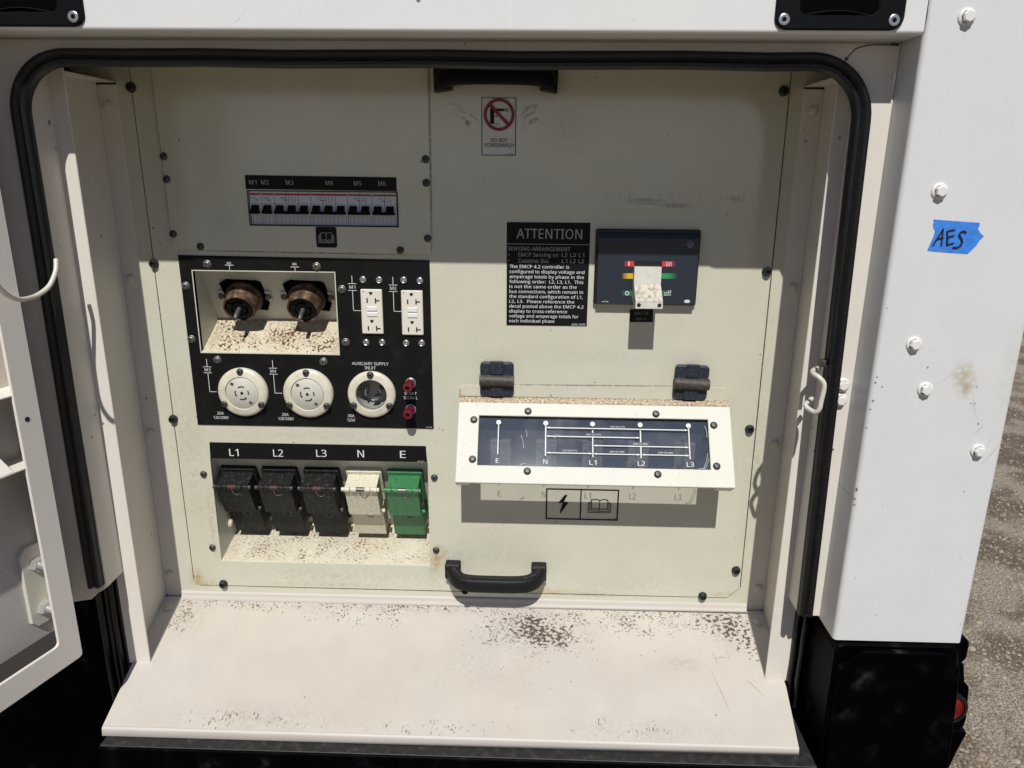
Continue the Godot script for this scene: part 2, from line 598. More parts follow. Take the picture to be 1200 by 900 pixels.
func make_shelf_image() -> Image:
	var w := 1696
	var h := 416
	var im := mottled(w, h, lin(Color(0.492, 0.458, 0.412)), 0.025, 0.05, 31)
	var dark := lin(Color(0.072, 0.054, 0.040))
	var k := 1600.0
	var f := func(x: float, z: float, rx: float, rz: float, st: float) -> Array: return [(x + 0.60) * k, z * k, rx * k, rz * k, st]
	for e in [[0.04, 0.045, 0.12, 0.05, 0.35], [0.35, 0.03, 0.07, 0.05, 0.4], [-0.2, 0.012, 0.36, 0.02, 0.3], [-0.53, 0.03, 0.05, 0.06, 0.35], [-0.35, 0.20, 0.2, 0.03, 0.22], [0.2, 0.205, 0.2, 0.025, 0.2], [-0.05, 0.12, 0.3, 0.06, 0.12]]:
		soft(im, (e[0] + 0.60) * k, e[1] * k, e[2] * k, e[3] * k, lin(Color(0.24, 0.20, 0.16)), e[4], int(e[2] * 1000.0))
	flakes(im, [f.call(0.042, 0.048, 0.088, 0.036, 0.66), f.call(0.055, 0.046, 0.06, 0.026, 0.34), f.call(0.350, 0.026, 0.055, 0.036, 0.66), f.call(0.385, 0.055, 0.03, 0.050, 0.5)], dark, 41, 0.062, 1.5)
	flakes(im, [f.call(0.042, 0.055, 0.12, 0.05, 0.36), f.call(0.2, 0.03, 0.12, 0.03, 0.34)], lin(Color(0.12, 0.095, 0.075)), 42, 0.11, 1.2)
	flakes(im, [f.call(-0.46, 0.008, 0.12, 0.022, 0.36), f.call(-0.2, 0.006, 0.30, 0.018, 0.36), f.call(0.2, 0.010, 0.2, 0.015, 0.33), f.call(-0.545, 0.03, 0.035, 0.05, 0.42), f.call(-0.25, 0.030, 0.10, 0.03, 0.24)], lin(Color(0.11, 0.088, 0.07)), 43, 0.10, 1.2)
	flakes(im, [f.call(-0.37, 0.206, 0.11, 0.013, 0.24), f.call(-0.10, 0.209, 0.11, 0.012, 0.27), f.call(0.17, 0.210, 0.08, 0.010, 0.22), f.call(0.21, 0.20, 0.018, 0.012, 0.5), f.call(0.14, 0.195, 0.014, 0.012, 0.40), f.call(-0.39, 0.200, 0.04, 0.010, 0.40)], lin(Color(0.19, 0.15, 0.12)), 47, 0.14, 0.4)
	specks(im, 700, 0, 0, w, h, 0.4, 1.2, lin(Color(0.24, 0.19, 0.15)), 0.5)
	specks(im, 70, 0, 0, w, h, 0.6, 2.4, dark, 0.8)
	for e in [[0.31, 0.10, 0.330, 0.185], [0.32, 0.075, 0.325, 0.10], [0.36, 0.12, 0.385, 0.15], [0.325, 0.09, 0.342, 0.088], [0.343, 0.075, 0.345, 0.09]]:
		scratch(im, Vector2((e[0] + 0.6) * k, e[1] * k), Vector2((e[2] + 0.6) * k, e[3] * k), 3.0, 0.9, lin(Color(0.2, 0.16, 0.13)), 0.7, 0.2)
	soft(im, (0.27 + 0.6) * k, 0.10 * k, 60, 26, lin(Color(0.30, 0.26, 0.22)), 0.45, 3)
	soft(im, (0.14 + 0.6) * k, 0.13 * k, 240, 90, lin(Color(0.47, 0.41, 0.35)), 0.5, 13)
	soft(im, (-0.30 + 0.6) * k, 0.15 * k, 240, 90, lin(Color(0.48, 0.42, 0.36)), 0.5, 14)
	for i in 70:
		var a := Vector2(rng.randf_range(30, w - 30), rng.randf_range(10, h - 60))
		scratch(im, a, a + Vector2(rng.randf_range(-40, 40), rng.randf_range(-30, 30)), rng.randf_range(-5, 5), 0.6, lin(Color(0.36, 0.30, 0.25)), 0.4, 0.4)
	return im

func make_pocket_image(second: bool) -> Image:   # floors of the two pockets, x -0.50..-0.12, z -0.12..0.01
	var w := 1140
	var h := 390
	var im := mottled(w, h, lin(Color(0.60, 0.57, 0.47)), 0.04, 0.08, 51, 0.05)
	var brown := lin(Color(0.085, 0.045, 0.02))
	var f := func(x: float, z: float, rx: float, rz: float, st: float) -> Array: return [(x + 0.50) * 3000.0, (z + 0.12) * 3000.0, rx * 3000.0, rz * 3000.0, st]
	var tanc := lin(Color(0.30, 0.225, 0.135))
	if second:
		for e in [[-0.31, -0.075, 0.2, 0.05, 0.6], [-0.42, -0.04, 0.08, 0.05, 0.4], [-0.25, -0.04, 0.1, 0.05, 0.35], [-0.14, -0.03, 0.02, 0.08, 0.5], [-0.475, -0.04, 0.02, 0.08, 0.5]]:
			soft(im, (e[0] + 0.5) * 3000.0, (e[1] + 0.12) * 3000.0, e[2] * 3000.0, e[3] * 3000.0, lin(Color(0.25, 0.20, 0.13)), e[4], 31)
		flakes(im, [f.call(-0.31, -0.05, 0.24, 0.08, 0.30), f.call(-0.42, -0.03, 0.05, 0.035, 0.40), f.call(-0.34, -0.02, 0.06, 0.03, 0.36), f.call(-0.26, -0.03, 0.07, 0.035, 0.38), f.call(-0.18, -0.015, 0.05, 0.02, 0.36)], lin(Color(0.17, 0.13, 0.09)), 77, 0.055, 1.4)
		specks(im, 700, 0, 0, w, h, 0.8, 3.0, lin(Color(0.14, 0.10, 0.07)), 0.55)
		return im
	for e in [[-0.44, -0.035, 0.05, 0.05, 0.8], [-0.36, -0.035, 0.06, 0.05, 0.8], [-0.29, -0.03, 0.05, 0.05, 0.7], [-0.37, -0.072, 0.12, 0.02, 0.9], [-0.468, -0.04, 0.016, 0.06, 0.9], [-0.27, -0.012, 0.016, 0.03, 0.9]]:
		soft(im, (e[0] + 0.5) * 3000.0, (e[1] + 0.12) * 3000.0, e[2] * 3000.0, e[3] * 3000.0, tanc, e[4], int(e[0] * -100.0))
	flakes(im, [f.call(-0.44, -0.03, 0.045, 0.04, 0.45), f.call(-0.36, -0.035, 0.04, 0.03, 0.66), f.call(-0.355, -0.03, 0.03, 0.028, 0.3), f.call(-0.29, -0.02, 0.045, 0.03, 0.45), f.call(-0.31, -0.010, 0.2, 0.014, 0.34), f.call(-0.45, -0.05, 0.035, 0.03, 0.36)], brown, 61, 0.055, 0.8)
	flakes(im, [f.call(-0.37, -0.035, 0.12, 0.05, 0.30)], lin(Color(0.20, 0.13, 0.07)), 67, 0.08, 0.8)
	specks(im, 500, 0, 0, w, h, 0.6, 2.6, lin(Color(0.14, 0.09, 0.05)), 0.6)
	return im

func make_paint_image(c: Color, sd: int, chips: int) -> Image:
	var im := mottled(1024, 1024, lin(c), 0.015, 0.04, sd)
	specks(im, 420, 0, 0, 1024, 1024, 0.4, 0.9, lin(c * 0.5), 0.45)
	specks(im, chips, 0, 0, 1024, 1024, 0.6, 2.2, lin(Color(0.05, 0.04, 0.035)), 0.85)
	for i in 30:
		var a := Vector2(rng.randf_range(60, 960), rng.randf_range(60, 960))
		scratch(im, a, a + Vector2(rng.randf_range(-30, 30), rng.randf_range(-30, 30)), rng.randf_range(-4, 4), 0.6, lin(c * 0.65), 0.5, 0.4)
	return im

func make_post_image() -> Image:   # front of the corner post: x 0.43..0.63, y 1.0..1.8
	var k := 1500.0
	var w := 300
	var h := 1200
	var im := mottled(w, h, lin(Color(0.595, 0.600, 0.592)), 0.012, 0.02, 85)
	var q := func(x: float, y: float) -> Vector2: return Vector2((x - 0.43) * k, (1.8 - y) * k)
	specks(im, 90, 0, 0, w, h, 0.4, 1.0, lin(Color(0.30, 0.29, 0.28)), 0.55)
	specks(im, 16, 0, 0, w, h, 0.8, 1.8, lin(Color(0.06, 0.055, 0.05)), 0.8)
	for e in [[0.4455, 1.353, 4.0], [0.4450, 1.376, 3.0], [0.4460, 1.383, 2.4], [0.4535, 1.371, 2.6], [0.4440, 1.342, 2.2], [0.4430, 1.318, 2.0], [0.4425, 1.235, 6.0], [0.4420, 1.222, 3.0], [0.4425, 1.214, 2.4], [0.5040, 1.396, 3.0], [0.566, 1.373, 1.6], [0.563, 1.352, 1.6], [0.568, 1.352, 1.6]]:
		var p: Vector2 = q.call(e[0], e[1])
		dot(im, p.x, p.y, 1.3, lin(Color(0.06, 0.055, 0.05)), 0.9, e[2] * 0.45)
	var tan_c := lin(Color(0.40, 0.34, 0.22))
	var a: Vector2 = q.call(0.547, 1.388)
	soft(im, a.x, a.y, 24, 34, tan_c, 0.95, 4)
	a = q.call(0.553, 1.375)
	soft(im, a.x, a.y, 24, 30, tan_c, 1.0, 6)
	soft(im, a.x + 2, a.y + 4, 12, 15, lin(Color(0.33, 0.27, 0.17)), 0.8, 8)
	var g := lin(Color(0.40, 0.40, 0.39))
	scratch(im, q.call(0.540, 1.398), q.call(0.514, 1.372), 3.0, 1.0, g, 0.45, 0.1)
	scratch(im, q.call(0.564, 1.366), q.call(0.576, 1.330), -4.0, 1.1, g, 0.6, 0.1)
	scratch(im, q.call(0.583, 1.325), q.call(0.574, 1.312), 0.0, 1.6, g, 0.5, 0.1)
	scratch(im, q.call(0.600, 1.318), q.call(0.578, 1.276), 3.0, 1.0, g, 0.45, 0.1)
	scratch(im, q.call(0.606, 1.30), q.call(0.588, 1.272), 2.0, 1.6, g, 0.4, 0.2)
	soft(im, 262, 610, 26, 110, lin(Color(0.52, 0.47, 0.36)), 0.5, 12)
	return im

func make_materials() -> void:
	var peel := NoiseTexture2D.new()
	peel.width = 512
	peel.height = 512
	peel.seamless = true
	peel.as_normal_map = true
	peel.bump_strength = 1.2
	var pn := FastNoiseLite.new()
	pn.seed = 5
	pn.frequency = 0.03
	pn.fractal_octaves = 3
	peel.noise = pn
	M.panel = mat(Color.WHITE, 0.14, 0.0, 0.75)
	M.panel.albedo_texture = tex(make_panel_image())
	M.post = mat(Color.WHITE, 0.4)
	M.post.albedo_texture = tex(make_post_image())
	M.shelf = mat(Color.WHITE, 0.5)
	M.shelf.albedo_texture = tex(make_shelf_image())
	M.pocket = mat(Color.WHITE, 0.55)
	M.pocket.albedo_texture = tex(make_pocket_image(false))
	M.pocket_low = mat(Color.WHITE, 0.55)
	M.pocket_low.albedo_texture = tex(make_pocket_image(true))
	M.cream = tri_mat(tex(make_paint_image(Color(0.545, 0.545, 0.475), 71, 60)), 1.0, 0.42)
	M.white = tri_mat(tex(make_paint_image(Color(0.645, 0.645, 0.635), 81, 60)), 1.0, 0.36)
	M.pinkish = tri_mat(tex(make_paint_image(Color(0.635, 0.60, 0.545), 91, 70)), 1.0, 0.42)
	for k in ["cream", "white", "pinkish"]:
		M[k].normal_enabled = true
		M[k].normal_texture = peel
		M[k].normal_scale = 0.05
	M.panel.normal_enabled = true
	M.panel.normal_texture = peel
	M.panel.normal_scale = 0.035
	M.post.normal_enabled = true
	M.post.normal_texture = peel
	M.post.normal_scale = 0.05
	M.boxpaint = tri_mat(tex(make_paint_image(Color(0.60, 0.60, 0.535), 95, 160)), 1.6, 0.6)
	M.boxpaint.metallic_specular = 0.3
	M.lip = tri_mat(tex(make_paint_image(Color(0.49, 0.455, 0.415), 97, 120)), 1.4, 0.55)
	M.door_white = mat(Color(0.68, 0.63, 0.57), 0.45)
	M.door_shaded = tri_mat(tex(make_paint_image(Color(0.47, 0.44, 0.40), 99, 90)), 1.3, 0.5)  # door paint darkened, putting the shade inside the door into its colour
	M.boltpaint = mat(Color(0.66, 0.645, 0.61), 0.35)
	M.boltcream = mat(Color(0.56, 0.51, 0.43), 0.4)
	M.crust = tri_mat(noise_tex([[0.0, Color(0.16, 0.09, 0.04)], [0.45, Color(0.30, 0.22, 0.13)], [0.6, Color(0.52, 0.45, 0.34)], [1.0, Color(0.60, 0.55, 0.45)]], 0.05, 3), 9.0, 0.8)
	M.black_face = tri_mat(noise_tex([[0.0, Color(0.006, 0.006, 0.006)], [0.7, Color(0.0085, 0.0085, 0.008)], [1.0, Color(0.016, 0.015, 0.014)]], 0.02, 8), 3.0, 0.5)
	M.black_face.metallic_specular = 0.25
	M.black_paint = tri_mat(noise_tex([[0.0, Color(0.0005, 0.0005, 0.0008)], [0.6, Color(0.0008, 0.0008, 0.0012)], [0.75, Color(0.0020, 0.0020, 0.0026)], [0.86, Color(0.008, 0.0075, 0.007)], [1.0, Color(0.03, 0.027, 0.023)]], 0.015, 9), 2.0, 0.45)
	M.black_paint.metallic_specular = 0.10
	M.black_dust = tri_mat(noise_tex([[0.0, Color(0.008, 0.008, 0.008)], [0.6, Color(0.018, 0.017, 0.016)], [1.0, Color(0.06, 0.055, 0.045)]], 0.04, 19), 3.0, 0.6)
	M.rubber = tri_mat(noise_tex([[0.0, Color(0.004, 0.004, 0.0045)], [0.7, Color(0.007, 0.007, 0.0075)], [1.0, Color(0.020, 0.020, 0.019)]], 0.03, 10), 5.0, 0.36)
	M.rubber.metallic_specular = 0.45
	M.plastic = mat(Color(0.0045, 0.0047, 0.0055), 0.42, 0.0, 0.25)
	M.plastic_grip = tri_mat(noise_tex([[0.0, Color(0.007, 0.007, 0.0075)], [0.7, Color(0.011, 0.011, 0.011)], [1.0, Color(0.032, 0.030, 0.026)]], 0.05, 23), 8.0, 0.5)
	M.plastic_grip.metallic_specular = 0.3
	M.screw_black = mat(Color(0.014, 0.014, 0.015), 0.36)
	M.screw_grey = mat(Color(0.17, 0.166, 0.155), 0.42, 0.7)
	M.screw_dark = mat(Color(0.075, 0.073, 0.068), 0.45, 0.6)
	M.screw_bright = mat(Color(0.55, 0.55, 0.54), 0.3, 0.9)
	M.zinc = mat(Color(0.62, 0.61, 0.58), 0.35, 0.7)
	M.socket_black = mat(Color(0.002, 0.002, 0.0025), 0.7, 0.0, 0.08)
	M.ink_white = mat(Color(0.62, 0.62, 0.60), 0.6)
	M.ink_grey = mat(Color(0.38, 0.38, 0.38), 0.6)
	M.ink_dim = mat(Color(0.17, 0.17, 0.17), 0.6)
	M.ink_black = mat(Color(0.006, 0.006, 0.006), 0.5, 0.0, 0.3)
	M.ink_red = mat(Color(0.36, 0.025, 0.035), 0.5)
	M.ring_red = mat(Color(0.20, 0.020, 0.035), 0.5)
	M.sticker = mat(Color(0.62, 0.62, 0.60), 0.45)
	M.device = tri_mat(noise_tex([[0.0, Color(0.50, 0.46, 0.34)], [0.5, Color(0.60, 0.565, 0.455)], [1.0, Color(0.66, 0.63, 0.53)]], 0.015, 33), 6.0, 0.42)
	M.device_face = mat(Color(0.50, 0.485, 0.41), 0.42)
	M.outlet = mat(Color(0.66, 0.62, 0.53), 0.35)
	M.button = mat(Color(0.66, 0.67, 0.66), 0.4)
	M.slot = mat(Color(0.01, 0.009, 0.008), 0.8)
	M.breaker = mat(Color(0.64, 0.65, 0.66), 0.45)
	M.breaker_low = mat(Color(0.50, 0.51, 0.51), 0.5)
	M.red_post = mat(Color(0.125, 0.010, 0.018), 0.32)
	M.rust = tri_mat(noise_tex([[0.0, Color(0.012, 0.008, 0.005)], [0.40, Color(0.036, 0.018, 0.009)], [0.56, Color(0.085, 0.042, 0.018)], [0.7, Color(0.155, 0.085, 0.04)], [1.0, Color(0.33, 0.26, 0.18)]], 0.022, 44), 7.0, 0.7)
	M.steel = mat(Color(0.5, 0.49, 0.47), 0.38, 0.85)
	M.grey_in = mat(Color(0.30, 0.295, 0.265), 0.5)
	M.navy = mat(Color(0.020, 0.025, 0.036), 0.34)
	M.navy_edge = mat(Color(0.008, 0.008, 0.010), 0.35)
	M.lever = tri_mat(noise_tex([[0.0, Color(0.52, 0.50, 0.43)], [1.0, Color(0.62, 0.61, 0.55)]], 0.02, 55), 6.0, 0.45)
	M.lever_dirt = tri_mat(noise_tex([[0.0, Color(0.14, 0.09, 0.055)], [0.30, Color(0.26, 0.19, 0.13)], [0.42, Color(0.48, 0.44, 0.37)], [1.0, Color(0.58, 0.56, 0.49)]], 0.022, 56), 9.0, 0.6)
	M.tint = mat(Color.WHITE, 0.5)
	M.tint.vertex_color_use_as_albedo = true
	M.hinge_blue = tri_mat(noise_tex([[0.0, Color(0.010, 0.013, 0.020)], [0.6, Color(0.020, 0.026, 0.042)], [1.0, Color(0.06, 0.06, 0.06)]], 0.03, 57), 10.0, 0.4)
	M.hinge_dirt = tri_mat(noise_tex([[0.0, Color(0.02, 0.017, 0.014)], [0.6, Color(0.055, 0.045, 0.034)], [1.0, Color(0.12, 0.09, 0.06)]], 0.03, 58), 12.0, 0.6)
	M.cam_black = tri_mat(noise_tex([[0.0, Color(0.006, 0.006, 0.006)], [0.5, Color(0.010, 0.0098, 0.0095)], [0.68, Color(0.017, 0.016, 0.015)], [0.8, Color(0.05, 0.045, 0.038)], [1.0, Color(0.16, 0.14, 0.12)]], 0.035, 59), 9.0, 0.5)
	M.cam_black.metallic_specular = 0.35
	M.cam_white = tri_mat(noise_tex([[0.0, Color(0.20, 0.15, 0.09)], [0.25, Color(0.50, 0.46, 0.34)], [0.5, Color(0.58, 0.55, 0.42)], [1.0, Color(0.63, 0.60, 0.48)]], 0.035, 60), 9.0, 0.5)
	M.cam_green = tri_mat(noise_tex([[0.0, Color(0.024, 0.11, 0.038)], [0.5, Color(0.036, 0.165, 0.058)], [1.0, Color(0.062, 0.20, 0.083)]], 0.03, 61), 9.0, 0.42)
	M.copper = mat(Color(0.075, 0.036, 0.030), 0.55, 0.2)
	M.spring = mat(Color(0.22, 0.21, 0.19), 0.35, 0.8)
	M.tape = tri_mat(noise_tex([[0.0, Color(0.024, 0.150, 0.50)], [0.5, Color(0.036, 0.190, 0.60)], [1.0, Color(0.06, 0.23, 0.66)]], 0.02, 62), 9.0, 0.55)
	M.pen = mat(Color(0.008, 0.008, 0.012), 0.6)
	M.lens_red = mat(Color(0.14, 0.006, 0.006), 0.22)
	var pane := StandardMaterial3D.new()
	pane.transparency = BaseMaterial3D.TRANSPARENCY_ALPHA
	pane.albedo_color = Color(0.36, 0.40, 0.47, 0.26)
	pane.roughness = 0.05
	pane.metallic_specular = 0.5
	M.pane = pane
	var film := StandardMaterial3D.new()  # pale film: dust, and hazy reflections painted over the pane
	film.transparency = BaseMaterial3D.TRANSPARENCY_ALPHA
	film.albedo_color = Color(0.80, 0.82, 0.85)
	film.roughness = 0.8
	film.metallic_specular = 0.2
	var fi := Image.create(512, 128, false, Image.FORMAT_RGBA8)
	var fn := FastNoiseLite.new()
	fn.seed = 91
	fn.frequency = 0.012
	fn.fractal_octaves = 5
	for y in 128:
		for x in 512:
			var v := 0.06 + 0.22 * maxf(fn.get_noise_2d(x, y * 1.6) + 0.12, 0.0) + 0.20 * exp(-pow((x - 175.0) / 40.0, 2.0)) * (0.5 + fn.get_noise_2d(x * 3.0, y * 0.7))
			v *= 0.30
			v *= clampf(minf(y, 127 - y) / 6.0, 0.4, 1.0)
			fi.set_pixel(x, y, Color(1, 1, 1, clampf(v, 0.0, 0.45)))
	film.albedo_texture = ImageTexture.create_from_image(fi)
	M.film = film
	M.pad = tri_mat(noise_tex([[0.0, Color(0.05, 0.05, 0.05)], [1.0, Color(0.20, 0.20, 0.19)]], 0.05, 63), 10.0, 0.6)
	M.inner_dark = tri_mat(noise_tex([[0.0, Color(0.016, 0.017, 0.020)], [0.6, Color(0.026, 0.028, 0.034)], [1.0, Color(0.06, 0.062, 0.066)]], 0.03, 64), 8.0, 0.6)
	M.wire_white = mat(Color(0.56, 0.53, 0.46), 0.42)
	M.door_dark = mat(Color(0.02, 0.017, 0.014), 0.8)
	# gravel
	var gm := tri_mat(noise_tex([[0.0, Color(0.08, 0.06, 0.04)], [0.32, Color(0.19, 0.155, 0.110)], [0.52, Color(0.285, 0.240, 0.175)], [0.72, Color(0.36, 0.31, 0.235)], [1.0, Color(0.52, 0.47, 0.38)]], 0.10, 70, 1024, 5), 0.85, 0.95)
	gm.heightmap_enabled = true
	gm.heightmap_texture = bump_tex(0.10, 70, 1024)
	gm.heightmap_scale = 0.5
	gm.detail_enabled = true
	gm.detail_albedo = noise_tex([[0.0, Color(0.34, 0.30, 0.25)], [0.38, Color(0.52, 0.47, 0.40)], [0.58, Color(0.92, 0.90, 0.87)], [1.0, Color(1, 1, 1)]], 0.0055, 72, 512, 6)
	gm.detail_blend_mode = BaseMaterial3D.BLEND_MODE_MUL
	M.ground = gm
	M.stone = mat(Color(0.27, 0.225, 0.17), 0.9)
	M.stone.vertex_color_use_as_albedo = true

# ---------------------------------------------------------------- fasteners (shared meshes)
var F := {}

func solid(s: SurfaceTool) -> ArrayMesh:
	s.generate_normals()
	return s.commit()

func pv(a: Array) -> PackedVector2Array:
	var p := PackedVector2Array()
	for i in range(0, a.size(), 2):
		p.append(Vector2(a[i], a[i + 1]))
	return p

func make_fasteners() -> void:
	O = Vector3.ZERO
	T = Transform3D.IDENTITY
	var s := S()
	lathe(s, pv([0.0072, 0, 0.0072, 0.0012, 0.0064, 0.0016, 0.0060, 0.0055, 0.0048, 0.0068, 0.0032, 0.0068, 0.0028, 0.0035, 0, 0.0035]), 14)
	F.cap = solid(s)
	s = S()
	lathe(s, pv([0.0056, 0, 0.0056, 0.0008, 0.0050, 0.0012, 0.0044, 0.0034, 0.0032, 0.0042, 0.0019, 0.0042, 0.0015, 0.0018, 0, 0.0018]), 14)
	F.pan = solid(s)
	s = S()
	lathe(s, pv([0.0063, 0, 0.0063, 0.0010, 0.0058, 0.0014, 0.0046, 0.0016, 0.0044, 0.0036, 0.0032, 0.0046, 0.0019, 0.0046, 0.0015, 0.0020, 0, 0.0020]), 14)
	F.washer = solid(s)
	s = S()
	lathe(s, pv([0.0050, 0, 0.0050, 0.0016, 0.0044, 0.0022, 0.0033, 0.0014, 0.0030, 0.0024, 0.0016, 0.0026, 0.0012, 0.0010, 0, 0.0010]), 14)
	F.small = solid(s)
	s = S()
	lathe(s, pv([0.0028, 0, 0.0028, 0.0006, 0.0022, 0.0011, 0.0010, 0.0011, 0.0008, 0.0003, 0, 0.0003]), 12)
	F.tiny = solid(s)
	s = S()
	lathe(s, pv([0.0092, 0, 0.0092, 0.0012, 0.0078, 0.0026, 0.0066, 0.0027]), 16)
	plate(s, circ(0, 0, 0.0066, 6, 0.3), 0.0020, 0.0075, 0.0010)
	F.flange_bolt = solid(s)
	s = S()
	lathe(s, pv([0.0076, 0, 0.0076, 0.0010, 0.0066, 0.0014, 0.0056, 0.0040, 0.0036, 0.0050, 0, 0.0052]), 14)
	F.button = solid(s)
	s = S()
	lathe(s, pv([0.0058, 0, 0.0058, 0.0010, 0.0047, 0.0016, 0.0025, 0.0012, 0.0023, -0.0015, 0, -0.0015]), 16)
	F.ring_screw = solid(s)
	s = S()
	plate(s, circ(0, 0, 0.0105, 6, 0.2), 0.0, 0.009, 0.0012)
	F.nut = solid(s)

func screws(parent: Node3D, kind: String, m: Material, z: float, at: Array, called := "screw", b := Basis.IDENTITY) -> void:
	for i in range(0, at.size(), 2):
		put_mesh(called, F[kind], m, parent, Vector3(at[i], at[i + 1], z) - O, b * Basis(Vector3.BACK, rng.randf() * TAU))

# ---------------------------------------------------------------- setting
func setting() -> void:
	O = Vector3.ZERO
	T = Transform3D.IDENTITY
	var s := S()
	quad(s, Vector3(-90, 0, -90), Vector3(90, 0, -90), Vector3(90, 0, 90), Vector3(-90, 0, 90), Vector3.UP)
	var g := put("ground", s, M.ground, self)
	tag(g, "dusty brown gravel yard seen past the right end of the generator")
	g.set_meta("kind", "structure")
	# loose stones on the part of the yard that can be seen
	s = S()
	var pts := []
	for i in 7:
		var th := i * TAU / 7.0
		pts.append(Vector3(cos(th) * rng.randf_range(0.75, 1.1), 0.0, sin(th) * rng.randf_range(0.75, 1.1)))
	for i in 7:
		var a: Vector3 = pts[i]
		var b: Vector3 = pts[(i + 1) % 7]
		var a2 := a * 0.6 + Vector3(0, 0.6, 0)
		var b2 := b * 0.6 + Vector3(0, 0.6, 0)
		quad(s, a + Vector3(0, -0.2, 0), b + Vector3(0, -0.2, 0), b2, a2, (a + b) * 0.5 + Vector3(0, 0.4, 0), 1)
		tri(s, a2, b2, Vector3(0.05, 0.75, 0), Vector3.UP, 1)
	var mm := MultiMesh.new()
	mm.transform_format = MultiMesh.TRANSFORM_3D
	mm.use_colors = true
	mm.mesh = solid(s)
	var n := 60000
	mm.instance_count = n
	for i in n:
		var z := lerpf(-0.1, -8.0, pow(rng.randf(), 1.6))
		var x := 0.66 + rng.randf() * (1.2 - z * 0.62)
		var r := 0.0030 + 0.007 * pow(rng.randf(), 3.0) + 0.010 * pow(rng.randf(), 30.0)
		var b := Basis(Vector3.UP, rng.randf() * TAU) * Basis(Vector3.RIGHT, rng.randf_range(-0.4, 0.4)) * Basis.from_scale(Vector3(r, r * rng.randf_range(0.5, 0.9), r * rng.randf_range(0.6, 1.0)))
		mm.set_instance_transform(i, Transform3D(b, Vector3(x, 0.0, z)))
		var k := rng.randf_range(0.55, 1.25) if rng.randf() < 0.985 else rng.randf_range(1.3, 1.6)
		mm.set_instance_color(i, Color(k, k * rng.randf_range(0.94, 1.0), k * rng.randf_range(0.86, 1.0)))
	var o := MultiMeshInstance3D.new()
	o.multimesh = mm
	o.material_override = M.stone
	o.name = "gravel"
	add_child(o, true)
	tag(o, "loose small stones scattered over the dusty yard", "gravel")
	o.set_meta("kind", "stuff")

# ---------------------------------------------------------------- housing
const XL := -0.5557      # inner edges of the two side channels
const XR := 0.3936
const SLOPE := 0.345

